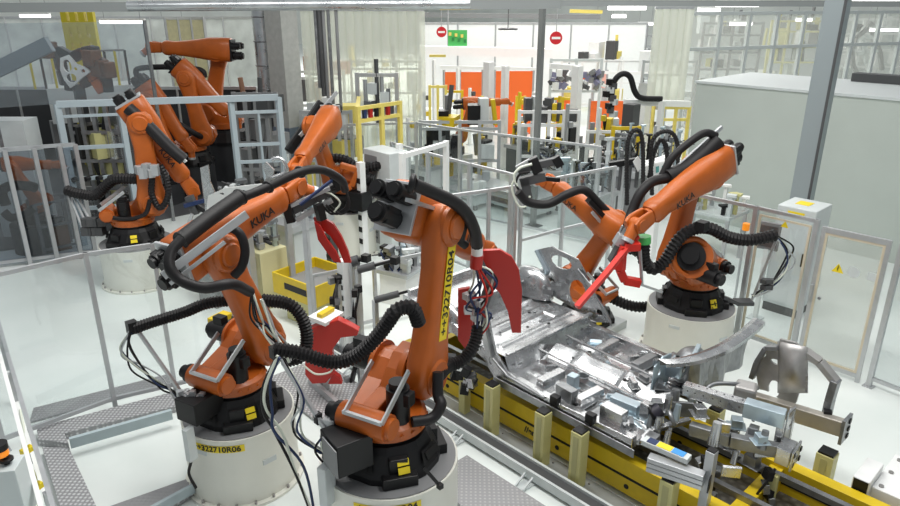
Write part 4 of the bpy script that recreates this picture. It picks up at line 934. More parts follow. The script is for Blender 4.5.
# red clamp housing with white top and yellow pad
rd = thing('red_clamp', 'red clamp housing with white top and yellow pad under the corrugated hose', 'clamp', gp(322, 386, 7.2))
M = T0(rd)
slabD([(305, 331), (318, 326), (338, 320), (352, 327), (359, 331), (357, 336), (341, 338), (332, 350), (334, 374), (326, 383), (312, 384), (305, 375)], 7.2, .12, M).build('shell', RED, rd, bevel=.01)
slabD([(328, 384), (333, 373), (340, 378), (342, 384)], 7.22, .08, M).build('shell_foot', RED, rd)
MB(M).tube(pts([(304, 366), (316, 374), (330, 372), (334, 364)], 7.12), .012, n=6).build('cable', CWHITE, rd)
q = atD(326, 316, 7.35); b = MB(M); b.cbox(q, .34, .26, .05, .3, .1); b.build('top_plate', WHITE, rd, bevel=.004); b = MB(M); b.cbox(q+Vector((0, 0, .05)), .24, .08, .05, .3); b.build('pad', YEL, rd, bevel=.005)
b = MB(M); q0 = atD(322, 350, 7.42); b.bar((q0.x, q0.y, 0), (q0.x, q0.y, q.z-.03), .09); b.build('stand', ALU, rd)
b = MB(M); b.cbox((q0.x, q0.y, .012), .26, .26, .024); b.build('base_plate', ALU, rd)
q = atD(207, 300, 6.9); e = thing('yellow_pad', 'yellow clamp pad on a grey stand behind the 06 corrugated hose', 'pad', gp(218, 330, 6.9))
M = T0(e); q = atD(220, 318, 6.9); MB(M).cbox(q, .24, .14, .07, .3).build('pad', YEL, e, bevel=.01); MB(M).bar(q, (q.x, q.y, 0), .06).build('stand', ALU, e); MB(M).cbox(q+Vector((.18, .02, -.06)), .16, .1, .12, .3).build('clamp', STEELD, e)
# pale body panel held up between the left robots
bp = thing('car_side_pressing', 'pale perforated car body panel held between the left robots', 'panel', gp(245, 262, 9.6)); M = T0(bp)
slabD([(208, 196), (225, 188), (296, 180), (300, 190), (288, 206), (262, 214), (240, 222), (216, 226), (206, 214)], 9.6, .03, M, holes=[(222+11*k, 194-1.3*k, .035, .02) for k in range(6)]+[(226, 208, .06, .05), (248, 206, .07, .04), (270, 200, .06, .04)]).build('skin', mat('primer_grey', (.66, .68, .67), .4, metal=.2), bp)
slabD([(200, 168), (208, 165), (210, 182), (216, 196), (214, 226), (206, 222), (204, 196)], 9.7, .04, M).build('edge_flange', STEEL, bp)
slabD([(266, 162), (274, 170), (272, 180), (264, 184), (266, 176), (262, 166)], 9.8, .03, M).build('edge_flange', STEEL, bp)
MB(M).tube(pts([(272, 178), (286, 172), (284, 162), (278, 158), (272, 160)], 9.8), .03, n=8).build('edge_flange', STEEL, bp)
MB(M).bar(atD(246, 214, 9.75), gp(246, 214, 9.75), .10).build('stand', ALU, bp); MB(M).bar(atD(285, 190, 9.75), gp(285, 190, 9.75), .08).build('stand', ALU, bp)
random.seed(55)
for k in range(12):
    MB(M).cbox(atD(random.uniform(212, 292), random.uniform(195, 222), 9.55), random.uniform(.06, .2), .08, random.uniform(.05, .14), random.random(), random.random()).build('bracket', random.choice((STEEL, WHITE, STEELD)), bp, bevel=.004)
# grey striped cabinet, light yellow machine frame
p = at(389, 250); e = tag(empty('control_cabinet', (p.x, p.y, 0), 0), 'tall grey cabinet with a dark louvred door in a light yellow frame', 'cabinet')
hc = 2.0; MB().box(-.25, .2, -.42, .36, 0, hc).build('body', WHITEG, e, bevel=.01); MB().box(-.256, -.25, -.05, .32, .2, hc-.1).build('door', MGREY, e)
b = MB()
for k in range(14): b.box(-.262, -.256, .0, .28, .3+k*.11, .33+k*.11)
b.build('louvre', DGREY, e)
a, b_ = gp(362, 200, 13.6), gp(402, 200, 14.4); e = thing('machine_gantry', 'light yellow machine frame around the grey louvred cabinet', 'frame', a); frame2(e, a, b_, 0, 2.64, (0, .55, 1), (2.6, 2.35), .08, LYEL, T0(e))
c2 = a+Vector((.9, 1.2, 0)); MB(T0(e)).bar(a+Vector((0, 0, 2.6)), c2+Vector((0, 0, 2.6)), .08).build('crossbar', LYEL, e)
for k in range(6): MB(T0(e)).cbox(a.lerp(b_, .1+k*.14)+Vector((-.1, 0, 2.48)), .07, .07, .22).build('connector', (BLACK, BLUE, RED)[k % 3], e)
# framed gate in front
a, b_ = gp(402, 150, 10.6), gp(446, 150, 11.6)
e = thing('machine_guard', 'white-topped aluminium guard frame behind the hose of the 04 robot', 'guard', a); frame2(e, a, b_, 0, 2.35, (0, 1), (.1, 2.3), .08, WHITE, T0(e))
a, b_ = at(396, 137, 2.9), at(520, 170, 2.9)
e = fence('long dark-topped aluminium fence crossing the middle distance', [at(392, 142, 2.0), at(428, 152, 2.0), at(470, 163, 2.0), at(512, 173, 2.0)], rails=(.1, 2.0), pane=PANE, w=.07)
fence('aluminium fence with clear panels before the orange-red panels', [at(345, 124, 2.0), at(416, 122, 2.0), at(460, 128.5, 2.0), at(520, 136, 2.0), at(600, 146, 2.0)], rails=(.1, 2.0), pane=PANE, w=.07)
# pale low conveyors and machine blocks on the white floor behind the centre fence
for k, (x, y, sx, sy, h, m, lab) in enumerate(((470, 204, .7, 1.0, .55, WHITEG, 'long pale machine bench behind the centre fence'), (425, 190, .6, .8, 1.0, WHITE, 'white machine block left of the centre fence'), (500, 205, .7, 2.8, .7, WHITEG, 'grey machine bench with a dark underside right of the centre'), (575, 212, .5, .8, .8, WHITE, 'white machine block beside the grey hall post'))):
    p = at(x, y); e = tag(empty('machine_bench', (p.x, p.y, 0)), lab, 'machine')
    MB().box(-sx/2, sx/2, -sy/2, sy/2, .12, h*.6).build('body', m, e, bevel=.01); MB().box(-sx/2-.03, sx/2+.03, -sy/2-.03, sy/2+.03, h*.6, h*.7).build('top', ALU, e, bevel=.004)
    for sx_ in (-1, 1):
        for sy_ in (-1, 1): MB().box(sx_*sx*.4-.04, sx_*sx*.4+.04, sy_*sy*.45-.04, sy_*sy*.45+.04, 0, .12).build('foot', DGREY, e)
    MB().box(-sx/2-.012, -sx/2, -sy*.4, sy*.4, .2, h*.45).build('side_opening', DGREY, e)
    rr = random.Random(k+3)
    for q in range(5): MB().cbox((rr.uniform(-sx*.3, sx*.3), rr.uniform(-sy*.4, sy*.4), h*.7+.12), .12, .16, .24, rr.random()).build('unit', rr.choice((ALU, BLACK, YEL, WHITE)), e, bevel=.005)
# fixtures with hoses at the right of the centre
for k, ((x, y), sx, sy, h, lab) in enumerate([((585, 232), 1.0, 1.0, 1.5, 'grey fixture seen over the middle robot arm'), ((622, 225), .8, .8, 2.1, 'tall fixture with black arched hoses left of the raised robot'), ((658, 215), .8, .8, 1.9, 'white fixture behind the raised robot forearm'), ((545, 205), .8, .8, 1.5, 'small fixture left of the grey hall post foot')]):
    p = at(x, y); station('clamping_fixture', lab, 'fixture', (p.x, p.y, 0), sx, sy, h, .2*k, 70+k, n=12, clamps=5, base=(WHITEG, MGREY, WHITE, WHITEG, WHITE)[k])
for k, (L, D, lab) in enumerate((([(627, 205), (627, 150), (632, 132), (640, 132), (643, 150), (643, 190)], 11.6, 'arched black hose pair left of the white robot head'), ([(652, 195), (651, 148), (658, 134), (670, 132), (677, 142), (678, 165)], 11.8, 'arched black hose above the white fixture'), ([(649, 178), (655, 150), (662, 140), (667, 155), (664, 180)], 11.9, 'smaller arched black hose above the white fixture'))):
    P = pts(L, D); e = tag(MB(Matrix.Identity(4)).tube(P, .038, n=8, corr=.1, pitch=.05).build('arched_hose', RUBBER), lab, 'hose')
b = MB()
p = at(605, 190, 2.1); e = thing('fixture_beam', 'dark horizontal beam with clamps left of the white tilted square', 'beam', gp(605, 190, 12)); M = T0(e)
P = pts([(609, 165), (640, 160)], 12.0); MB(M).bar(P[0], P[1], .10).build('beam', BLACK, e)
for t in (.1, .4, .7, .95): MB(M).bar(P[0].lerp(P[1], t), P[0].lerp(P[1], t)-Vector((0, 0, .5)), .05).build('clamp', DGREY, e)
MB(M).bar(P[0].lerp(P[1], .5), gp(624, 165, 12.0), .08).build('stand', ALU, e)
slabD([(633, 162), (638, 156), (644, 164), (638, 172)], 11.7, .02, M).build('reflector_plate', WHITE, e)
e = thing('white_enclosure_box', 'white boxy housing on a post behind the robot hose', 'housing', gp(660, 180, 11.9)); M = T0(e)
slabD([(645, 166), (664, 161), (672, 158), (674, 172), (660, 177), (646, 176)], 11.9, .35, M).build('body', WHITE, e, bevel=.02); MB(M).bar(atD(658, 176, 12.1), gp(658, 176, 12.1), .16).build('post', WHITE, e)
for k in range(3): slabD([(650+6*k, 168-k), (653+6*k, 167-k), (653+6*k, 173-k), (650+6*k, 174-k)], 11.88, .01, M).build('slot', mat('teal_slot', (.1, .35, .33), .4), e)
# ---- right side: cabinet, steel post, monitor, small machine
cb = tag(empty('floor_cabinet', (*at(783, 309)[:2], 0), 0), 'pale grey floor cabinet with dark plinth behind the right fence', 'cabinet')
MB().box(-.22, .36, -.28, .24, 0, .14).build('plinth', DGREY, cb); MB().box(-.24, .38, -.30, .26, .14, 1.72).build('body', WHITEG, cb, bevel=.015)
MB().box(-.246, -.24, -.27, .22, .2, 1.62).build('door', mat('door_grey', (.66, .69, .69), .5), cb); MB().box(-.26, -.246, -.24, -.21, .85, 1.05).build('handle', BLACK, cb)
MB().box(-.251, -.246, -.14, .10, 1.60, 1.66).build('hazard_strip', YLAB, cb); MB().box(-.02, .2, -.1, .1, 1.72, 1.725).build('hazard_mat', YLAB, cb)
cp = thing('steel_column', 'blue-grey steel column standing bolted down before the pale enclosure', 'column', (*atD(803, 192, 11.0)[:2], 0))
MB().box(-.13, .13, -.15, .15, .02, 4.9).build('shaft', mat('column_grey', (.30, .345, .36), .45, metal=.2), cp, bevel=.01)
MB().box(-.14, -.13, -.17, -.13, .02, 4.9).build('perforated_edge', DGREY, cp); MB().box(-.22, .22, -.24, .24, 0, .03).build('base_plate', DGREY, cp)
sp = at(700, 285); e = tag(empty('test_rig', (12.0, 5.6, 0)), 'small white apparatus with clips on a grey table behind the fence', 'rig')
MB().box(-.4, .4, -.55, .55, .9, .95).build('table_top', WHITEG, e)
for sx in (-1, 1):
    for sy in (-1, 1): MB().box(sx*.35-.03, sx*.35+.03, sy*.5-.03, sy*.5+.03, 0, .9).build('leg', ALU, e)
rr = random.Random(3)
for k in range(22):
    b = MB(); x, y = rr.uniform(-.35, .35), rr.uniform(-.5, .5); h = rr.uniform(.1, .45); b.box(x-.03, x+.03, y-.03, y+.03, .95, .95+h); b.cbox((x, y, .95+h), .12, .16, .04, rr.random()); b.build('clip', rr.choice((WHITE, WHITEG, ALU, BLACK, CREAM)), e)
for L, D in ((([(745, 228), (747, 222)]), 10.2),):
    q = atD(746, 227, 10.3); e = thing('beacon', 'amber beacon light on a slim pole left of the fence door', 'light', (q.x, q.y, 0)); MB().cyl((0, 0, q.z-.05), (0, 0, q.z+.06), .055, n=14).build('lens', AMBER, e); MB().cyl((0, 0, 0), (0, 0, q.z-.05), .02, n=8).build('pole', ALU, e)
q = atD(769, 236, 9.55); e = thing('operator_terminal', 'grey louvred operator panel on a post behind the right fence', 'panel', (q.x, q.y, 0)); MB().cbox((0, 0, q.z), .05, .30, .42, .15).build('housing', MGREY, e, bevel=.008)
b = MB(); b.cbox((-.03, 0, q.z), .01, .24, .32, .15); b.build('screen', DGREY, e); MB().box(-.03, .03, -.03, .03, 0, q.z-.2).build('post', WHITE, e); MB().box(-.1, .1, -.1, .1, 0, .015).build('base_plate', WHITEG, e)
# bottom right: white box and bracket
q = at(858, 480, .55); e = tag(empty('electrical_box', (q.x+.03, q.y-.02, 0), 0), 'white electrical box with black end at the bottom right corner', 'box')
MB().box(0, .40, -.07, .07, .0, .55).build('duct', WHITE, e, bevel=.008); MB().box(-.006, 0, -.06, .06, .05, .54).build('end_opening', BLACK, e)
MB().box(.10, .8, -.7, -.07, .0, .46).build('body', WHITE, e, bevel=.008)
for sx, sy in ((.16, -.13), (.7, -.13), (.16, -.5), (.44, -.13)): MB().cyl((sx, sy, .46), (sx, sy, .475), .022, n=8).build('screw', BOLT, e)
# aluminium profile bracket with a blue and yellow sticker
ab = tag(empty('profile_bracket', (4.86, 2.38, .62)), 'aluminium profile bracket with blue and yellow sticker on a cream post', 'bracket'); M = Matrix.Translation((-4.86, -2.30, -.62))
P = pts([(644, 452), (690, 485)], fdist((4.86, 2.3, 0))-.1)
a = Vector((4.80, 2.42, .66)); c = Vector((4.92, 1.95, .66))
for dz in (0, .05, .10): MB(M).bar(a+Vector((0, 0, dz)), c+Vector((0, 0, dz)), .10, .045).build('profile', ALU, ab, bevel=.004)
MB(M).bar(c+Vector((.08, 0, -.5)), c+Vector((.08, 0, .32)), .08).build('upright', ALU, ab, bevel=.004); MB(M).cbox(c+Vector((.08, 0, .325)), .07, .07, .012).build('end_cap', BLACK, ab)
MB(M).cbox(c+Vector((-.005, -.054, .05)), .09, .01, .13, .25).build('end_cap', BLACK, ab)
MB(M).bar(a+Vector((.10, .12, .17)), c+Vector((.02, .16, .17)), .10, .05).build('arm', WHITEG, ab, bevel=.004)
for k, (m, t0, t1) in enumerate(((BLUE, .1, .3), (YLAB, .32, .62), (mat('light_blue', (.05, .3, .7), .4), .64, .9))):
    A = a+Vector((.10, .12, .197)); B = c+Vector((.02, .16, .197)); MB(M).bar(A.lerp(B, t0), A.lerp(B, t1), .08, .006).build('sticker', m, ab)
# near front fixture clamps under the front rails
for k, (x, y, h, lab) in enumerate(((5.62, 1.70, .74, 'silver locating clamp under the near front rail'), (5.42, 2.2, .70, 'silver locating clamp under the car front, nearer the firewall'))):
    e = tag(empty('locating_clamp', (x, y, .15)), lab, 'clamp'); r2 = random.Random(k)
    MB().box(-.08, .08, -.08, .08, 0, .05).build('base_plate', STEELD, e); MB().box(-.03, .03, -.04, .04, .05, h-.3).build('column', CREAM if k == 0 else STEELD, e, bevel=.004)
    for q in range(6): MB().cbox((r2.uniform(-.1, .06), r2.uniform(-.07, .07), .1+q*.07), .09, .06, .10, r2.random(), r2.uniform(-.4, .4)).build('lever', (STEEL, STEELD, BLACK)[q % 3], e, bevel=.004)
    MB().tube([(0, .05, .05), (-.12, .08, .2), (-.1, .02, .4), (0, 0, .5)], .012).build('air_hose', RUBBER, e)
# pallet clamp at the near rear of the sill, dark with silver levers
e = tag(empty('locating_clamp', (4.90, 4.95, .0)), 'dark clamp cluster with silver levers at the rear end of the sill', 'clamp'); r2 = random.Random(11)
MB().box(-.05, .05, -.05, .05, 0, .6).build('column', CREAM, e, bevel=.004)
for q in range(12): MB().cbox((r2.uniform(-.1, .02), r2.uniform(-.2, .16), .38+r2.random()*.3), .09, .10, .12, r2.random(), r2.uniform(-.4, .4)).build('lever', (STEEL, BLACK, BLACK, DGREY)[q % 4], e, bevel=.006)
# ---- bottom left: guard rail with clamps, box with amber beacon
gl = thing('guard_rail', 'pale double guard rail with yellow clamps at the bottom left', 'rail', (*at(40, 500)[:2], 0)); M = T0(gl)
for k, (L, w) in enumerate((([(-2, 320, 1.10), (10, 362, 1.1), (63, 540, 1.1)], .035), ([(-9, 320, 1.10), (3, 366, 1.1), (50, 540, 1.1)], .035))):
    P = [at(*l) for l in L]; b = MB(M); b.bar(P[0], P[1], w); b.bar(P[1], P[2], w); b.build('rail', (ALU, WHITE)[k], gl)
for k, q in enumerate((at(8, 372, 1.1), at(46, 490, 1.1), at(-5, 322, 1.1))): MB(M).bar(q-Vector((0, 0, .02)), (q.x, q.y, 0), .05).build('post', ALU, gl)
P = [at(8, 372, .75), at(58, 540, .75)]; MB(M).bar(P[0], P[1], .03).build('rail', WHITE, gl)
MB(M).tube([at(20, 410, .8), at(26, 440, .75), at(30, 470, .8), at(38, 520, .7)], .012).build('cable', CWHITE, gl); MB(M).tube([at(22, 420, .7), at(24, 452, .6), at(36, 480, .7), at(32, 520, .7)], .012).build('cable', mat('cable_yellow', (.6, .6, .25), .5), gl)
for x, y in ((27, 450), (36, 487)): MB(M).cbox(at(x, y, .95), .10, .06, .05, .4).build('yellow_clamp', YLAB, gl, bevel=.006)
q = at(11, 478, 1.25); e = thing('push_button_box', 'pale control box with amber and black button at the bottom left', 'box', (q.x, q.y, .55)); zc = q.z-.55
MB().cbox((0, 0, zc-.1), .17, .20, .46, -.55).build('housing', mat('box_grey', (.62, .68, .68), .45), e, bevel=.006)
MB().cyl((-.0, 0, zc+.13), (0, 0, zc+.19), .022, n=12).build('stem', BLACK, e); MB().disc((0, 0, zc+.16), (0, 0, 1), .05, .02, .3).build('button_collar', BLACK, e); MB().cyl((-.02, .03, zc+.20), (-.02, .03, zc+.25), .055, n=18).build('beacon_lens', AMBER, e)
MB().cyl((-.02, .03, zc+.25), (-.02, .03, zc+.30), .06, n=18).build('beacon_cap', BLACK, e)
e2 = tag(MB().bar((q.x, q.y, 0), (q.x, q.y, .9), .06).build('box_post', ALU), 'short aluminium post carrying the pale control box', 'post')
random.seed(2); e3 = thing('terminal_block', 'terminal block with green and black plugs below the control box', 'plug', (*at(24, 512, .5)[:2], 0))
MB().box(-.12, .12, -.1, .1, 0, .42).build('body', DGREY, e3, bevel=.01)
for k in range(8): MB().cbox((-.1+.07*(k % 4), -.05+.1*(k//4), .46), .05, .06, .1, k).build('plug', (GREEN, BLACK, YLAB, BLACK)[k % 4], e3)
# ------------------------------------------------------------------ background
# hall post at the centre
hp = at(533, 226); e = thing('hall_post', 'slim dark grey hall post standing in the centre background', 'post', (hp.x, hp.y, 0))
MB().box(-.05, .05, -.05, .05, .02, 5.2).build('shaft', mat('post_grey', (.20, .21, .205), .5), e); MB().box(-.15, .15, -.15, .15, 0, .02).build('base_plate', DGREY, e)
# silver duct, concrete column with blue foot
p = gp(268, 90, 18.5); e = thing('air_duct', 'round silver air duct rising beside the concrete column', 'duct', p)
MB().cyl((0, 0, 2.35), (0, 0, 5.5), .24, n=28).build('pipe', mat('duct_silver', (.55, .58, .60), .3, metal=.8, noise=.15, nscale=5), e); MB().cyl((0, 0, 0), (0, 0, 2.35), .23, n=28).build('lower_pipe', DGREY, e)
for z in (2.4, 3.0, 3.6, 4.2): MB().ring((0, 0, z), (0, 0, 1), .245, .02, 28, 6).build('seam', STEELD, e)
p = gp(289, 120, 18.0); a = .25; o = MB(Matrix.Translation(p) @ Matrix.Rotation(a, 4, 'Z')).box(-.28, .28, -.28, .28, 1.5, 5.5).build('concrete_column', CONC); tag(o, 'square concrete column right of the silver duct', 'column')
o = MB(Matrix.Translation(p) @ Matrix.Rotation(a, 4, 'Z')).box(-.30, .30, -.30, .30, 0, 1.495).build('column_guard', mat('blue_grey_dark', (.13, .17, .22), .5)); tag(o, 'dark blue-grey guard around the concrete column foot', 'guard')
# overhead beams
def beam(pxa, pxb, D, w, h, m, name, label, cat='beam', Db=None):
    a = atD(*pxa, D); b = atD(*pxb, Db or D); return tag(MB().bar(a, b, w, h).build(name, m), label, cat)
beam((-60, 8), (560, 4), 13.0, .25, .16, mat('beam_grey', (.26, .28, .28), .5), 'overhead_beam', 'long grey overhead beam along the top left')
beam((560, 3), (960, 4), 13.0, .2, .10, MATS['beam_grey'], 'overhead_beam', 'thin grey overhead beam along the top right')
e = tag(MB().cyl(atD(128, 6, 12.6), atD(470, 4, 12.6), .085, n=16).build('overhead_pipe', MATS['duct_silver']), 'silver overhead pipe before the grey beam, top left', 'pipe')
# hanging tubes
pk = []
for k, (x, y1) in enumerate(((315, 88), (319, 96), (323, 98), (328, 104), (336, 110))):
    a = atD(x-.5, 4, 14.6); b = atD(x-.5, y1, 14.6); b = Vector((a.x, a.y, b.z)); o = MB().cyl(a, b, .035 if k != 1 else .05, n=10).build('hanging_pipe', (STEELD, DGREY, MGREY, STEELD, MGREY)[k])
    tag(o, ('leftmost', 'thickest, second', 'middle', 'fourth', 'sloping-armed')[k]+' of the five grey pipes hanging above the middle robot', 'pipe', 'grey pipes hanging above the middle robot')
beam((250, 6), (362, 6), 14.6, .18, .12, MATS['beam_grey'], 'overhead_beam', 'short grey beam from which the five pipes hang')
# strip curtains: translucent, hanging from the beam
def curtain(x0, x1, y0, y1, D, n, label, m=CURT, D1=None):
    e = thing('strip_curtain', label, 'curtain', atD(x0, y1, D)*Vector((1, 1, 1)) if 0 else gp(x0, y1, D)); M = T0(e); D1 = D1 or D
    for k in range(n):
        t0, t1 = k/n, (k+1.08)/n
        a = atD(x0+(x1-x0)*t0, y0, D+(D1-D)*t0); c = atD(x0+(x1-x0)*t1, y0, D+(D1-D)*t1); zb = atD(x0, y1, D).z
        off = FV*(.03*(k % 2)); b = MB(M); N = 6; up = []; lo = []
        for i in range(N+1):
            q = a.lerp(c, i/N)+off+FV*(.03*math.sin(math.pi*i/N)); up.append(q); lo.append(Vector((q.x, q.y, zb)))
        b.sheet([up, lo], .004); b.build('strip', m, e)
    a = atD(x0, y0, D); c = atD(x1, y0, D1); MB(M).bar(a+Vector((0, 0, .03)), c+Vector((0, 0, .03)), .06).build('hanging_rail', ALU, e)
    return e
curtain(300, 424, 11, 150, 19.5, 14, 'pale translucent strip curtain behind the hanging pipes')
curtain(655, 694, 9, 104, 18.5, 5, 'pale translucent strip curtain left of the enclosure top')
# gantry frame between column and curtain
a, b_ = gp(358, 100, 16.0), gp(397, 100, 16.0); e = thing('part_lift', 'grey aluminium lift frame before the strip curtain', 'frame', a); frame2(e, a, b_, 0, 3.05, (0, 1), (2.0, 3.0), .09, ALU, T0(e))
for t, z0, z1 in ((.2, 2.1, 2.9), (.5, 1.9, 3.35), (.62, 2.0, 3.0), (.78, 2.1, 2.7)): q = a.lerp(b_, t); MB(T0(e)).bar((q.x, q.y, z0), (q.x, q.y, z1), .07).build('actuator', (STEELD, DGREY, ALU, STEELD)[int(t*10) % 4], e)
for t, z in ((.3, 2.3), (.7, 2.5), (.8, 2.2), (.4, 2.7)): q = a.lerp(b_, t); MB(T0(e)).cbox((q.x, q.y, z), .2, .2, .25, t).build('unit', (STEELD, WHITEG, DGREY)[int(t*10) % 3], e)
# white partition with signs
PW = mat('bright_partition', (.88, .90, .90), .5, noise=.02)
a, b_ = gp(421, 100, 31), gp(640, 100, 31)
def partition(label, a, b, z0, z1, m, ny=1, name='partition', cat='partition', posts=True):
    e = thing(name, label, cat, a); M = T0(e); MB(M).bar(a+Vector((0, 0, (z0+z1)/2)), b+Vector((0, 0, (z0+z1)/2)), .05, z1-z0).build('sheet', m, e)
    for t in [i/ny for i in range(ny+1)]:
        q = a.lerp(b, t); MB(M).bar((q.x, q.y, 0), (q.x, q.y, z1+.05), .09).build('post', ALU, e)
    MB(M).bar(a+Vector((0, 0, z1+.03)), b+Vector((0, 0, z1+.03)), .09, .09).build('rail', ALU, e)
    return e
partition('tall bright white partition in the centre background', a, b_, .1, 3.62, PW, 6)
MB_ = None
def sign(x, y, D, r, label):
    q = atD(x, y, D); e = thing('no_entry_sign', label, 'sign', (q.x, q.y, q.z)); n = -FV
    MB().disc((0, 0, 0), n, r, .02, .1, 28).build('plate', mat('sign_red', (.55, .01, .02), .5), e)
    MB().bar(n*.025-RV*r*.68, n*.025+RV*r*.68, .012, r*.36).build('bar', WHITE, e)
    MB().bar((0, 0, r*.8), (0, 0, 4.9-q.z), .02).build('hanger', ALU, e)
sign(441.5, 32, 27, .19, 'round red no entry sign left of the green screen')
sign(556, 38, 24, .21, 'round red no entry sign just right of the hall post')
q0, q1 = atD(448, 30, 27), atD(467, 46, 27); e = thing('display_board', 'green display board beside the left no entry sign', 'board', (q0.x, q0.y, 0)); M = T0(e)
MB(M).bar(Vector((q0.x, q0.y, (q0.z+q1.z)/2)), Vector((q1.x, q1.y, (q0.z+q1.z)/2)), .06, q0.z-q1.z).build('panel', GREEN, e)
for k in range(6): s_ = atD(450+3*k, 34+(k*5) % 9, 26.93); MB(M).cbox(s_, .10, .02, .12, -CA).build('tile', (LYEL, mat('dark_green', (.02, .25, .06), .5))[k % 2], e)
MB(M).bar(Vector((q0.x, q0.y, 4.9)), Vector((q0.x, q0.y, q1.z)), .04).build('hanger', ALU, e)
# yellow overhead track
beam((440, 6), (500, 5), 24, .2, .25, YEL, 'overhead_track', 'yellow overhead track above the green board', 'track')
beam((570, 11), (602, 12), 26, .2, .12, LYEL, 'overhead_track', 'pale yellow overhead track right of the hall post', 'track')
beam((420, 15), (600, 17), 29, .15, .18, MGREY, 'overhead_track', 'long grey overhead rail above the white partition', 'track')
beam((420, 50), (552, 53), 27, .5, .32, PW, 'light_canopy', 'white canopy band above the orange-red panels', 'canopy')
# orange-red panels with white posts
def opanel(x0, y0, x1, y1, D, label, m=OPANEL):
    a = atD(x0, y0, D); b = atD(x1, y1, D); z = (a.z+b.z)/2; e = thing('guard_screen', label, 'panel', gp(x0, y0, D), 'orange-red guard panels'); M = T0(e)
    MB(M).bar((a.x, a.y, z), (b.x, b.y, z), .03, a.z-b.z).build('sheet', m, e)
    for p in (a, b): MB(M).bar((p.x, p.y, 0), (p.x, p.y, a.z+.08), .07).build('post', ALU, e)
opanel(444, 72, 458, 90, 25, 'orange-red guard panel, first from the left')
opanel(460, 72, 482, 118, 25, 'orange-red guard panel behind the small robot')
opanel(495, 71, 503, 130, 25, 'narrow orange-red guard panel between white posts')
opanel(505, 71, 531, 134, 25, 'wide orange-red guard panel left of the hall post')
opanel(556, 100, 574, 128, 24, 'orange-red guard panel in the yellow frame')
opanel(590, 101, 624, 138, 23, 'orange-red guard panel under the black arched hose')
opanel(581, 73, 594, 80, 26, 'small orange-red guard panel right of the hall post')
opanel(594, 72, 606, 88, 26.5, 'faded pink guard panel behind the white frame', mat('pink_panel', (.85, .45, .38), .5))
# white posts of the far cell
for k, (x, y0, y1, w, lab) in enumerate(((489, 62, 170, .22, 'broad white post left of centre'), (505.5, 66, 170, .16, 'white post left of the wide orange-red panel'), (458, 68, 150, .10, 'slim white post beside the first orange-red panel'), (578, 66, 190, .22, 'broad white post right of the hall post'), (434, 60, 120, .10, 'slim grey post at the left end of the far cell'), (535, 92, 180, .12, 'white post just left of the hall post'), (644, 100, 175, .30, 'thick white post right of the arched hose'))):
    D = 19.5 if y1 > 160 else 24; q = atD(x, y0, D); e = thing('machine_post', lab, 'post', (q.x, q.y, 0), None); MB().box(-w/2, w/2, -w/2, w/2, 0, q.z).build('shaft', WHITE, e); MB().box(-w*.8, w*.8, -w*.8, w*.8, 0, .03).build('base_plate', WHITEG, e)
for k, ((xa, xb, y, D, w, lab)) in enumerate(((440, 536, 67, 24.5, .10, 'white header beam over the orange-red panels'), (550, 580, 66, 20, .14, 'white header beam right of the hall post'), (624, 690, 102, 17, .14, 'white boom carrying the arched hose'), (582, 690, 72, 25.8, .10, 'far white header beam behind the pink panel'))):
    beam((xa, y), (xb, y+2), D, w, w, WHITE, 'header_beam', lab)
# yellow machine frames
for k, (x0, x1, y0, D, vs, hs, lab, m) in enumerate(((430, 446, 85, 21, (0, .5, 1), (3.05,), 'tall yellow machine frame at the left of the far cell', LYEL), (446, 462, 90, 22, (0, 1), (1.6,), 'yellow frame behind the small robot', YEL), (548, 575, 97, 20, (0, .5, 1), (1.2,), 'yellow machine frame around the orange-red panel', YEL), (614, 640, 126, 15.5, (0, 1), (), 'yellow stand left of the thick white post', YEL), (662, 688, 106, 19, (0, .5, 1), (1.5,), 'light yellow frame beside the enclosure corner', LYEL), (516, 524, 96, 23, (0, 1), (1.5,), 'small yellow frame before the wide panel', YEL))):
    a, b_ = gp(x0, 120, D), gp(x1, 120, D); zt = atD(x0, y0, D).z; e = thing('machine_gantry', lab, 'frame', a); frame2(e, a, b_, 0, zt, vs, (zt-.05,)+tuple(hs), .08, m, T0(e))
# upper shelf of engines / parts behind the hall post
a, b_ = gp(550, 85, 22), gp(600, 85, 22); e = thing('parts_rack', 'rack of dark mechanical units behind the hall post', 'rack', a); frame2(e, a, b_, 0, 2.9, (0, .5, 1), (1.9, 2.85), .08, WHITEG, T0(e))
rr = random.Random(5)
for k in range(48): q = a.lerp(b_, rr.random()); MB(T0(e)).cbox((q.x+rr.uniform(-.2, .2), q.y, 2.0+rr.uniform(0, .5)), rr.uniform(.08, .2), .15, rr.uniform(.08, .22), rr.random(), rr.random()).build('unit', rr.choice((DGREY, STEELD, MGREY, mat('violet_grey', (.2, .2, .3), .5), WHITE)), e)
# arched hose tool
e = thing('hose_gantry', 'black arched hose with hanging tool on the white boom', 'hose', gp(625, 100, 16.8)); M = T0(e)
MB(M).tube(pts([(611, 100), (614, 82), (622, 74), (630, 77), (635, 92), (642, 98), (662, 99)], 16.8), .07, n=10).build('hose', RUBBER, e); MB(M).bar(atD(662, 101, 16.8), gp(662, 101, 16.8), .12).build('post', WHITE, e)
for k in range(9): MB(M).cbox(atD(609+2*(k % 3)+random.uniform(-2, 2), 82+4*k, 16.8), .16, .16, .14, k).build('tool_unit', (BLACK, DGREY, WHITEG)[k % 3], e)
MB(M).bar(atD(632, 104, 16.8), gp(632, 104, 16.8), .3, .3).build('cabinet', DGREY, e)
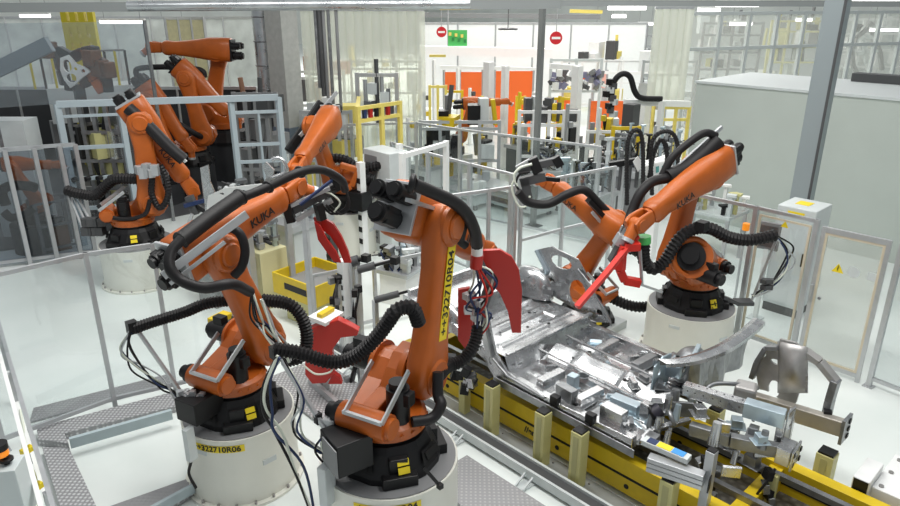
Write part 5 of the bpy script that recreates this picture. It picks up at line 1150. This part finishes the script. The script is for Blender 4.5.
# small robot in the far cell
q = gp(452, 150, 18.5); b = MB(Matrix.Translation(q)); b.box(-.4, .4, -.4, .4, 0, .65); tag(b.build('robot_plinth', WHITEG), 'grey plinth under the small far robot', 'plinth')
Robot('', 'small orange robot in the far cell before the orange-red panels', (q.x, q.y, .66), .68, -40, 72, 4, detail=False, letters=False)
# pale clutter racks along the far hall
def rack(label, x0, x1, ytop, D, seed, m=WHITE, n=18, cols=None, shelves=(.8, 1.6, 2.4), w=.08):
    a, b_ = gp(x0, 100, D), gp(x1, 100, D); zt = atD((x0+x1)/2, ytop, D).z; e = thing('machine_rack', label, 'rack', a); r = random.Random(seed); M = T0(e); cols = cols or [WHITEG, WHITE, MGREY, LYEL, ALU, DGREY]
    frame2(e, a, b_, 0, zt, [i/4 for i in range(5)], [z for z in shelves if z < zt]+[zt-.05], w, m, M)
    for k in range(n):
        q = a.lerp(b_, r.random())+FV*r.uniform(.1, .9); z = r.choice([z for z in (0,)+tuple(shelves) if z < zt]); h = r.uniform(.15, .7); ww = r.uniform(.15, .6)
        if r.random() < .7: MB(M).cbox((q.x, q.y, z+h/2+.05), ww, ww*.7, h, r.random()).build('unit', r.choice(cols), e)
        else: MB(M).cyl((q.x, q.y, z+.04), (q.x+r.uniform(-.2, .2), q.y, z+h+.3), .06, n=8).build('pipe', r.choice(cols), e)
    return e
for k, (x0, x1, yt, D, lab) in enumerate(((540, 610, 45, 33, 'far white rack right of the right no entry sign'), (605, 660, 35, 36, 'far pale rack left of the right curtain'), (560, 640, 60, 27, 'pale machine rack above the orange-red panels'), (330, 420, 60, 24, 'pale rack seen through the left strip curtain'),
        (180, 260, 30, 30, 'far pale rack left of the silver duct'), (0, 80, 40, 28, 'far pale rack at the left edge'), (90, 180, 40, 33, 'far rack behind the yellow lift'), (425, 530, 25, 40, 'far rack behind the white partition'),
        (300, 345, 70, 21, 'reddish units in the rack behind the hanging pipes'), (640, 692, 60, 22, 'pale yellow rack by the enclosure corner'), (520, 580, 110, 17.5, 'low machine rack beyond the centre fence'), (420, 500, 120, 17, 'low dark machine rack below the small robot'), (590, 640, 130, 18.5, 'low machine rack below the arched hose'), (300, 350, 110, 17, 'low rack left of the louvred cabinet'))):
    cols = [mat('terracotta', (.45, .16, .08), .6), WHITEG, mat('brown_unit', (.25, .13, .08), .6), MGREY] if k == 8 else ([DGREY, BLACK, MGREY, WHITEG, YEL] if k in (10, 11, 12) else None)
    rack(lab, x0, x1, yt, D, 100+k, m=(ALU if k % 2 else WHITE), n=26, cols=cols)
# behind the enclosure: glazed wall with machinery
a, b_ = gp(686, 60, 20), gp(960, 60, 24)
e = thing('glazed_screen', 'tall glazed screen with pale mullions beyond the enclosure top', 'screen', a); frame2(e, a, b_, 0, 4.3, [i/11 for i in range(12)], (3.3, 4.25), .10, WHITEG, T0(e), 'mullion', 'transom')
MB(T0(e)).bar(a+Vector((0, 0, 2.2)), b_+Vector((0, 0, 2.2)), .01, 4.0).build('pane', PANEH, e)
for k, (x0, x1, yt, D, lab) in enumerate(((695, 752, 22, 26, 'far rack of grey units beyond the enclosure, left'), (760, 825, 20, 29, 'far rack of grey units behind the steel column'), (830, 905, 18, 27, 'far white rack at the upper right'))):
    rack(lab, x0, x1, yt, D, 200+k, m=(MGREY, CREAM, WHITE)[k], n=50, shelves=(1.4, 2.2, 2.8, 3.4), cols=[MGREY, DGREY, WHITEG, STEELD, CREAM, WHITE] if k < 2 else [WHITE, WHITEG, WHITE])
e = thing('body_side_hanger', 'grey car side frame hanging beyond the enclosure, upper right', 'car body part', gp(866, 60, 25.5)); M = T0(e)
for L in ([(858, 75), (853, 65), (852, 50), (856, 38), (866, 30), (872, 22)], [(872, 24), (874, 40), (880, 52), (882, 70)], [(856, 40), (864, 36), (874, 38)], [(856, 54), (866, 52), (880, 50)], [(864, 40), (866, 60), (870, 72)]):
    P = pts(L, 25); b = MB(M)
    for p_, q_ in zip(P, P[1:]): b.bar(p_, q_, .13)
    b.build('pressing', MGREY if len(L) > 3 else WHITEG, e, bevel=.01)
MB(M).bar(atD(868, 24, 25), atD(868, 24, 25)+Vector((0, 0, .8)), .03).build('hanger', ALU, e); MB(M).cbox(atD(858, 28, 25), .45, .1, .25, 0, .5).build('bracket', DGREY, e)
# lamps
LAMP = mat('lamp_tube', (1, 1, 1), .5, emit=(1, 1, .97), estr=3.0)
for k, (x0, x1, y, D, lab) in enumerate(((716, 759, 4.5, 16, 'ceiling tube lamp above the enclosure'), (852, 900, 2.5, 15, 'ceiling tube lamp at the top right corner'), (730, 752, 24, 23.5, 'distant tube lamp above the grey rack'), (698, 720, 10, 22, 'ceiling tube lamp left over the enclosure'), (608, 646, 8, 19, 'ceiling tube lamp right of the hall post'), (612, 626, 16.5, 28, 'small distant tube lamp'), (595, 612, 25, 33, 'far tube lamp over the pale rack'), (638, 653, 24, 33, 'far tube lamp left of the curtain'), (796, 812, 20, 26, 'distant tube lamp left of the steel column'), (900, 870, 30, 24, 'distant tube lamp right of the hanging frame'), (100, 145, 22, 22, 'tube lamp behind the yellow lift'), (160, 185, 24, 30, 'distant tube lamp in the left hall'), (20, 50, 16, 24, 'tube lamp at the upper left'))):
    a = atD(x0, y, D); b = atD(x1, y, D); e = thing('tube_lamp', lab, 'lamp', a); M = T0(e); MB(M).cyl(a, b, .05, n=8).build('tube', LAMP, e); MB(M).bar(a+Vector((0, 0, .07)), b+Vector((0, 0, .07)), .14, .05).build('housing', WHITE, e)
    for t in (.1, .9): q = a.lerp(b, t); MB(M).cyl(q, q+Vector((0, 0, 5.2-q.z)), .008, n=5).build('hanger', MGREY, e)
q = atD(508, 29, 24); e = thing('pendant_lamp', 'dark wire pendant lamp before the white partition', 'lamp', q); MB().ring((0, 0, 0), (0, 0, 1), .30, .03).build('hoop', DGREY, e); MB().cyl((0, 0, 0), (0, 0, 1.0), .015, n=6).build('cord', DGREY, e); MB().cyl((0, 0, -.1), (0, 0, .02), .28, .1, n=16).build('shade', WHITE, e)
# ---------------- left background: dark cell behind the pale blue frame
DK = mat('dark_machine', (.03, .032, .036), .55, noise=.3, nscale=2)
a, b_ = gp(-60, 100, 20.5), gp(258, 100, 20.5)
partition('low dark backdrop wall added behind the left robots', a, b_, .05, 2.15, DK, 8)  # backdrop added to keep the left background dark
struct(MB().prism([tuple(at(-80, 262)[:2]), tuple(at(40, 246)[:2]), tuple(at(190, 214)[:2]), tuple(at(300, 196)[:2]), tuple(at(300, 140)[:2]), tuple(at(-80, 150)[:2])], .002, .012, 'z').build('floor_dark_backdrop', mat('darkened_floor', (.09, .095, .10), .5, noise=.2, nscale=2)))  # dark sheet added over the pale floor to darken the left background
BF = mat('pale_blue_frame', (.44, .52, .56), .4)
a, b_, c_ = gp(55, 95, 12.9), gp(118, 95, 13.2), gp(278, 95, 13.9)
e = thing('cell_portal', 'large pale blue-grey portal frame around the dark robot cell', 'frame', a); M = T0(e); zt = 2.78
for q, w in ((a, .11), (b_, .10), (gp(230, 95, 13.7), .10), (c_, .10)): MB(M).bar((q.x, q.y, 0), (q.x, q.y, zt), w).build('upright', BF, e, bevel=.004)
MB(M).bar((a.x, a.y, zt), (c_.x, c_.y, zt), .12, .12).build('header', BF, e, bevel=.004)
for z in (2.55, 1.95, 1.35, .75): MB(M).bar((a.x, a.y, z), (b_.x, b_.y, z), .07 if z < 2 else .05).build('shelf_bar', BF, e)
m_ = gp(230, 95, 13.7)
for z in (2.5, 1.85, 1.5, .95): MB(M).bar((m_.x, m_.y, z), (c_.x, c_.y, z), .06).build('shelf_bar', BF, e)
q = m_.lerp(c_, .55); MB(M).bar((q.x, q.y, .9), (q.x, q.y, 2.5), .04).build('mullion', BF, e)
for k in range(5): q = a.lerp(b_, .1+.2*k); MB(M).cyl((q.x-.1, q.y-.05, 1.35), (q.x+.1, q.y+.05, 1.35), .05, n=10).build('roller_clip', BLACK, e)
rack('rack of silver and green units inside the pale blue frame, left', 66, 116, 100, 14.3, 300, m=STEELD, n=40, shelves=(.8, 1.4, 2.0), cols=[DGREY, STEELD, BLACK, mat('olive', (.18, .20, .08), .6), STEEL, CREAM])
rack('rack of dim units inside the pale blue frame, right', 234, 276, 92, 15.2, 301, m=MGREY, n=26, shelves=(1.0, 1.6, 2.2), cols=[DGREY, mat('brown_unit', (.25, .13, .08), .6), WHITEG, MGREY])
for k, (x, D, yaw, a2, a3, s, z, lab) in enumerate(((229, 18.4, 137, 105, 3, 1.2, 1.0, 'orange robot in the dark cell stretching its forearm level to the left'), (156, 16.0, -38, 102, -58, 1.0, .5, 'leftmost orange robot in the dark cell, forearm hanging down'), (192, 16.9, -38, 100, -45, 1.05, .75, 'orange robot in the dark cell with its forearm sloping down to the right'))):
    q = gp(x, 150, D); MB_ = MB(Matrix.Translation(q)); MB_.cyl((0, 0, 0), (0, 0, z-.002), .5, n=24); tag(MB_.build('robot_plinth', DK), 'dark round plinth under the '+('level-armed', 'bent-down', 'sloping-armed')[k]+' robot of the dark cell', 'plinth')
    R = Robot('', lab, (q.x, q.y, z), s, yaw, a2, a3, detail=False, letters=False, ml_=.5)
    R.hose([R.e.matrix_world @ Vector((0, 0, 0))]*0 or pts([(140, 80), (136, 72), (142, 68), (170, 67), (200, 70), (205, 78)], 17.6), .07) if k == 0 else R.hose([Vector(R.base)+Vector((.3, -.3, .6)), Vector(R.base)+Vector((-.2, -.6, .9)), Vector(R.base)+Vector((-.6, -.3, 1.3)), Vector(R.base)+Vector((-.5, 0, 1.7))], .07)
partition('pale partition of the hall seen behind the yellow lift', gp(-60, 50, 27), gp(262, 50, 27), 1.2, 3.95, mat('pale_partition', (.66, .70, .68), .6, noise=.25, nscale=1.5), 9)
partition('cream curtain wall left of the silver duct', gp(168, 40, 24), gp(206, 40, 24), 1.4, 4.0, mat('cream_sheet', (.72, .68, .42), .6, noise=.1), 3)
# yellow lift and platform at far left
YM = mat('dim_yellow', (.62, .52, .02), .5)
a, b_ = gp(71, 50, 20), gp(97, 50, 20); zt = atD(70, 12, 20).z; e = thing('lift_tower', 'yellow lift tower at the upper left', 'tower', a); M = T0(e); frame2(e, a, b_, 1.5, zt, (0, .33, .66, 1), (atD(70, 24, 20).z, atD(70, 40, 20).z, atD(70, 52, 20).z), .16, YM, M)
MB(M).bar(a+Vector((0, 0, 3.85)), b_+Vector((0, 0, 3.85)), .1, .25).build('sheet', YM, e); MB(M).bar(a+Vector((0, 0, 3.0)), b_+Vector((0, 0, 3.0)), .1, .4).build('sheet', YM, e)
MB(M).bar(a+Vector((0, 0, 0)), a+Vector((0, 0, 1.6)), .3).build('leg', YM, e); MB(M).bar(b_+Vector((0, 0, 0)), b_+Vector((0, 0, 1.6)), .3).build('leg', YM, e)
a, b_ = gp(42, 60, 18.5), gp(135, 60, 19.5); e = thing('platform', 'pale raised platform with yellow-black railing at the upper left', 'platform', a); M = T0(e)
MB(M).bar(a+Vector((0, 0, 2.0)), b_+Vector((0, 0, 2.0)), 1.2, .9).build('deck', WHITEG, e)
for t in (.0, .5, 1): q = a.lerp(b_, t); MB(M).bar((q.x, q.y, 0), (q.x, q.y, 1.56), .2).build('leg', MGREY, e)
for t in [i/9 for i in range(10)]: q = a.lerp(b_, t)-FV*.55; MB(M).bar((q.x, q.y, 2.45), (q.x, q.y, 3.35), .05).build('railing_post', (YM, BLACK)[int(t*9) % 2], e)
MB(M).bar(a-FV*.55+Vector((0, 0, 3.35)), b_-FV*.55+Vector((0, 0, 3.35)), .05).build('handrail', MGREY, e)
e = thing('end_effector', 'dark gripper holding a white perforated plate at the upper left', 'gripper', gp(75, 90, 15.5)); M = T0(e)
slabD([(60, 58), (68, 55), (76, 64), (86, 68), (90, 72), (82, 78), (76, 84), (70, 88), (64, 80), (60, 70)], 15.5, .06, M, holes=((67, 66, .10, .14), (75, 69, .05, .04), (83, 71, .05, .04), (71, 78, .12, .10))).build('white_plate', WHITE, e)
for L in ([(44, 48), (58, 52), (62, 70), (66, 85), (74, 86)], [(82, 84), (90, 80), (95, 60), (93, 46)], [(95, 60), (104, 64), (108, 92)], [(58, 50), (72, 58), (84, 52), (94, 50)], [(86, 66), (96, 80), (104, 92)]):
    b = MB(M); P = pts(L, 15.7)
    for p_, q_ in zip(P, P[1:]): b.bar(p_, q_, .22)
    b.build('arm', ORANGE if L[0] == (86, 66) else BLACK, e, bevel=.03)
for q_ in ((100, 68), (106, 70), (48, 50), (92, 58)): MB(M).cbox(atD(*q_, 15.6), .3, .3, .35, .4).build('motor', mat('dark_brown', (.10, .04, .015), .5), e, bevel=.03)
MB(M).bar(atD(78, 84, 15.7), gp(78, 84, 15.7), .2).build('stand', DK, e)
# sloping grey beam and the smoky glass at the left edge
tag(MB().bar(atD(-20, 78, 14.5), atD(50, 44, 14.5), .14, .30).build('sloping_beam', mat('slate', (.16, .20, .23), .5)), 'sloping slate-grey beam at the upper left edge', 'beam')
# glazed booth at the left edge
a, b_, c_ = gp(-40, 140, 11.6), gp(32, 140, 11.9), gp(74, 140, 12.3)
e = thing('glazed_booth', 'smoky glazed booth with aluminium frame at the left edge', 'booth', a); M = T0(e); zt = 2.15
for q in (gp(2, 140, 11.75), b_, gp(58, 140, 12.15), c_): MB(M).bar((q.x, q.y, 0), (q.x, q.y, zt), .07).build('post', ALU, e)
MB(M).bar((a.x, a.y, zt), (c_.x, c_.y, zt), .06).build('rail', ALU, e); MB(M).bar((a.x, a.y, .1), (c_.x, c_.y, .1), .06).build('rail', ALU, e)
MB(M).bar(a+Vector((0, 0, zt/2)), c_+Vector((0, 0, zt/2)), .008, zt-.1).build('pane', PANED, e)
q = gp(14, 150, 13.6); e = thing('control_cabinet', 'pale cabinet inside the smoky booth at the left edge', 'cabinet', q); MB().cbox((0, 0, 1.2), .9, .5, 2.4, -CA).build('body', WHITEG, e); MB().cbox(-FV*.26+Vector((.1, 0, 1.3)), .3, .01, .5, -CA).build('window', DGREY, e)
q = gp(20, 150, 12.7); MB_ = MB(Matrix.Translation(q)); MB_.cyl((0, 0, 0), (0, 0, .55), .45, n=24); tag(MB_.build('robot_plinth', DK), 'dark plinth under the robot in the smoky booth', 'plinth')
R = Robot('', 'orange robot behind the smoky glass at the left edge', (q.x, q.y, .555), .6, -40, 118, 0, detail=False, letters=False)
R.hose(pts([(6, 205), (2, 192), (10, 186), (28, 186), (36, 188)], 12.3), .09); R.hose(pts([(4, 212), (12, 218), (26, 214), (34, 208)], 12.3), .08)
q = gp(48, 200, 12.7); e = thing('wire_cage', 'small dark cage inside the smoky booth', 'cage', q); 
for dx in (-.3, .3):
    for dy in (-.25, .25): MB().box(dx-.03, dx+.03, dy-.03, dy+.03, 0, 1.0).build('upright', MGREY, e)
for z in (.1, .55, 1.0):
    for dy in (-.25, .25): MB().box(-.3, .3, dy-.02, dy+.02, z-.02, z+.02).build('crossbar', MGREY, e)
MB().box(-.2, .2, -.2, .2, .0, .5).build('unit', mat('brown_unit', (.25, .13, .08), .6), e)
# big smoky glass above the booth
a, b_ = gp(-60, 60, 12.6), gp(150, 60, 14.5); e = thing('glass_screen', 'tall smoky glass screen in front of the upper left hall', 'screen', a); M = T0(e)
MB(M).bar(a+Vector((0, 0, 3.45)), b_+Vector((0, 0, 3.45)), .008, 1.5).build('pane', glass('smoke_haze', (.90, .93, .95), .04, .08, .12, (.55, .6, .63)), e)
for t in (.18, 1.0): q = a.lerp(b_, t); MB(M).bar((q.x, q.y, 0), (q.x, q.y, 4.22), .06).build('mullion', STEELD, e)

# extra slim uprights and units that fill the far cell
for k, (x, y, D, w, m, lab) in enumerate(((470, 88, 23, .08, WHITE, 'slim white upright between the orange-red panels'), (482, 96, 18, .07, LYEL, 'slim yellow upright left of the broad white post'), (520, 92, 21, .08, YEL, 'slim yellow upright before the wide orange-red panel'), (560, 96, 19, .07, YEL, 'slim yellow upright just right of the hall post'), (568, 104, 17, .07, ALU, 'slim grey upright in the yellow machine frame'), (600, 108, 18, .08, WHITE, 'slim white upright before the orange-red panel under the arched hose'), (632, 120, 17, .07, LYEL, 'slim yellow upright left of the thick white post'), (654, 104, 20, .08, LYEL, 'slim light yellow upright left of the enclosure corner'), (414, 86, 20, .08, WHITEG, 'slim grey upright at the curtain edge'), (424, 92, 22, .07, mat('blue_upright', (.05, .12, .35), .5), 'slim blue upright left of the tall yellow frame'), (346, 120, 18, .07, ALU, 'slim grey upright below the lift frame'), (408, 118, 17, .07, WHITE, 'slim white upright right of the louvred cabinet'))):
    q = atD(x, y, D); e = thing('machine_upright', lab, 'post', (q.x, q.y, 0)); MB().box(-w/2, w/2, -w/2, w/2, 0, q.z).build('shaft', m, e); MB().box(-w, w, -w, w, 0, .02).build('base_plate', WHITEG, e)
    for z in (.5, 1.2, 1.7): MB().cbox((w, -w, z), .12, .10, .14, k).build('sensor', (DGREY, ALU, YEL)[(k+int(z*2)) % 3], e)
for k, (x, y, D, lab) in enumerate(((520, 150, 18.8, 'dark machine with a white top left of the hall post'), (556, 160, 16.5, 'dark fixture just right of the hall post'), (612, 158, 15.6, 'fixture with black units below the orange-red panel'))):
    q = gp(x, y, D); station('clamping_fixture', lab, 'fixture', (q.x, q.y, 0), .7, .6, 1.4, .3*k, 400+k, n=14, clamps=6, base=DGREY if k < 4 else WHITEG, mats=[DGREY, BLACK, STEELD, ALU, WHITEG, YEL])
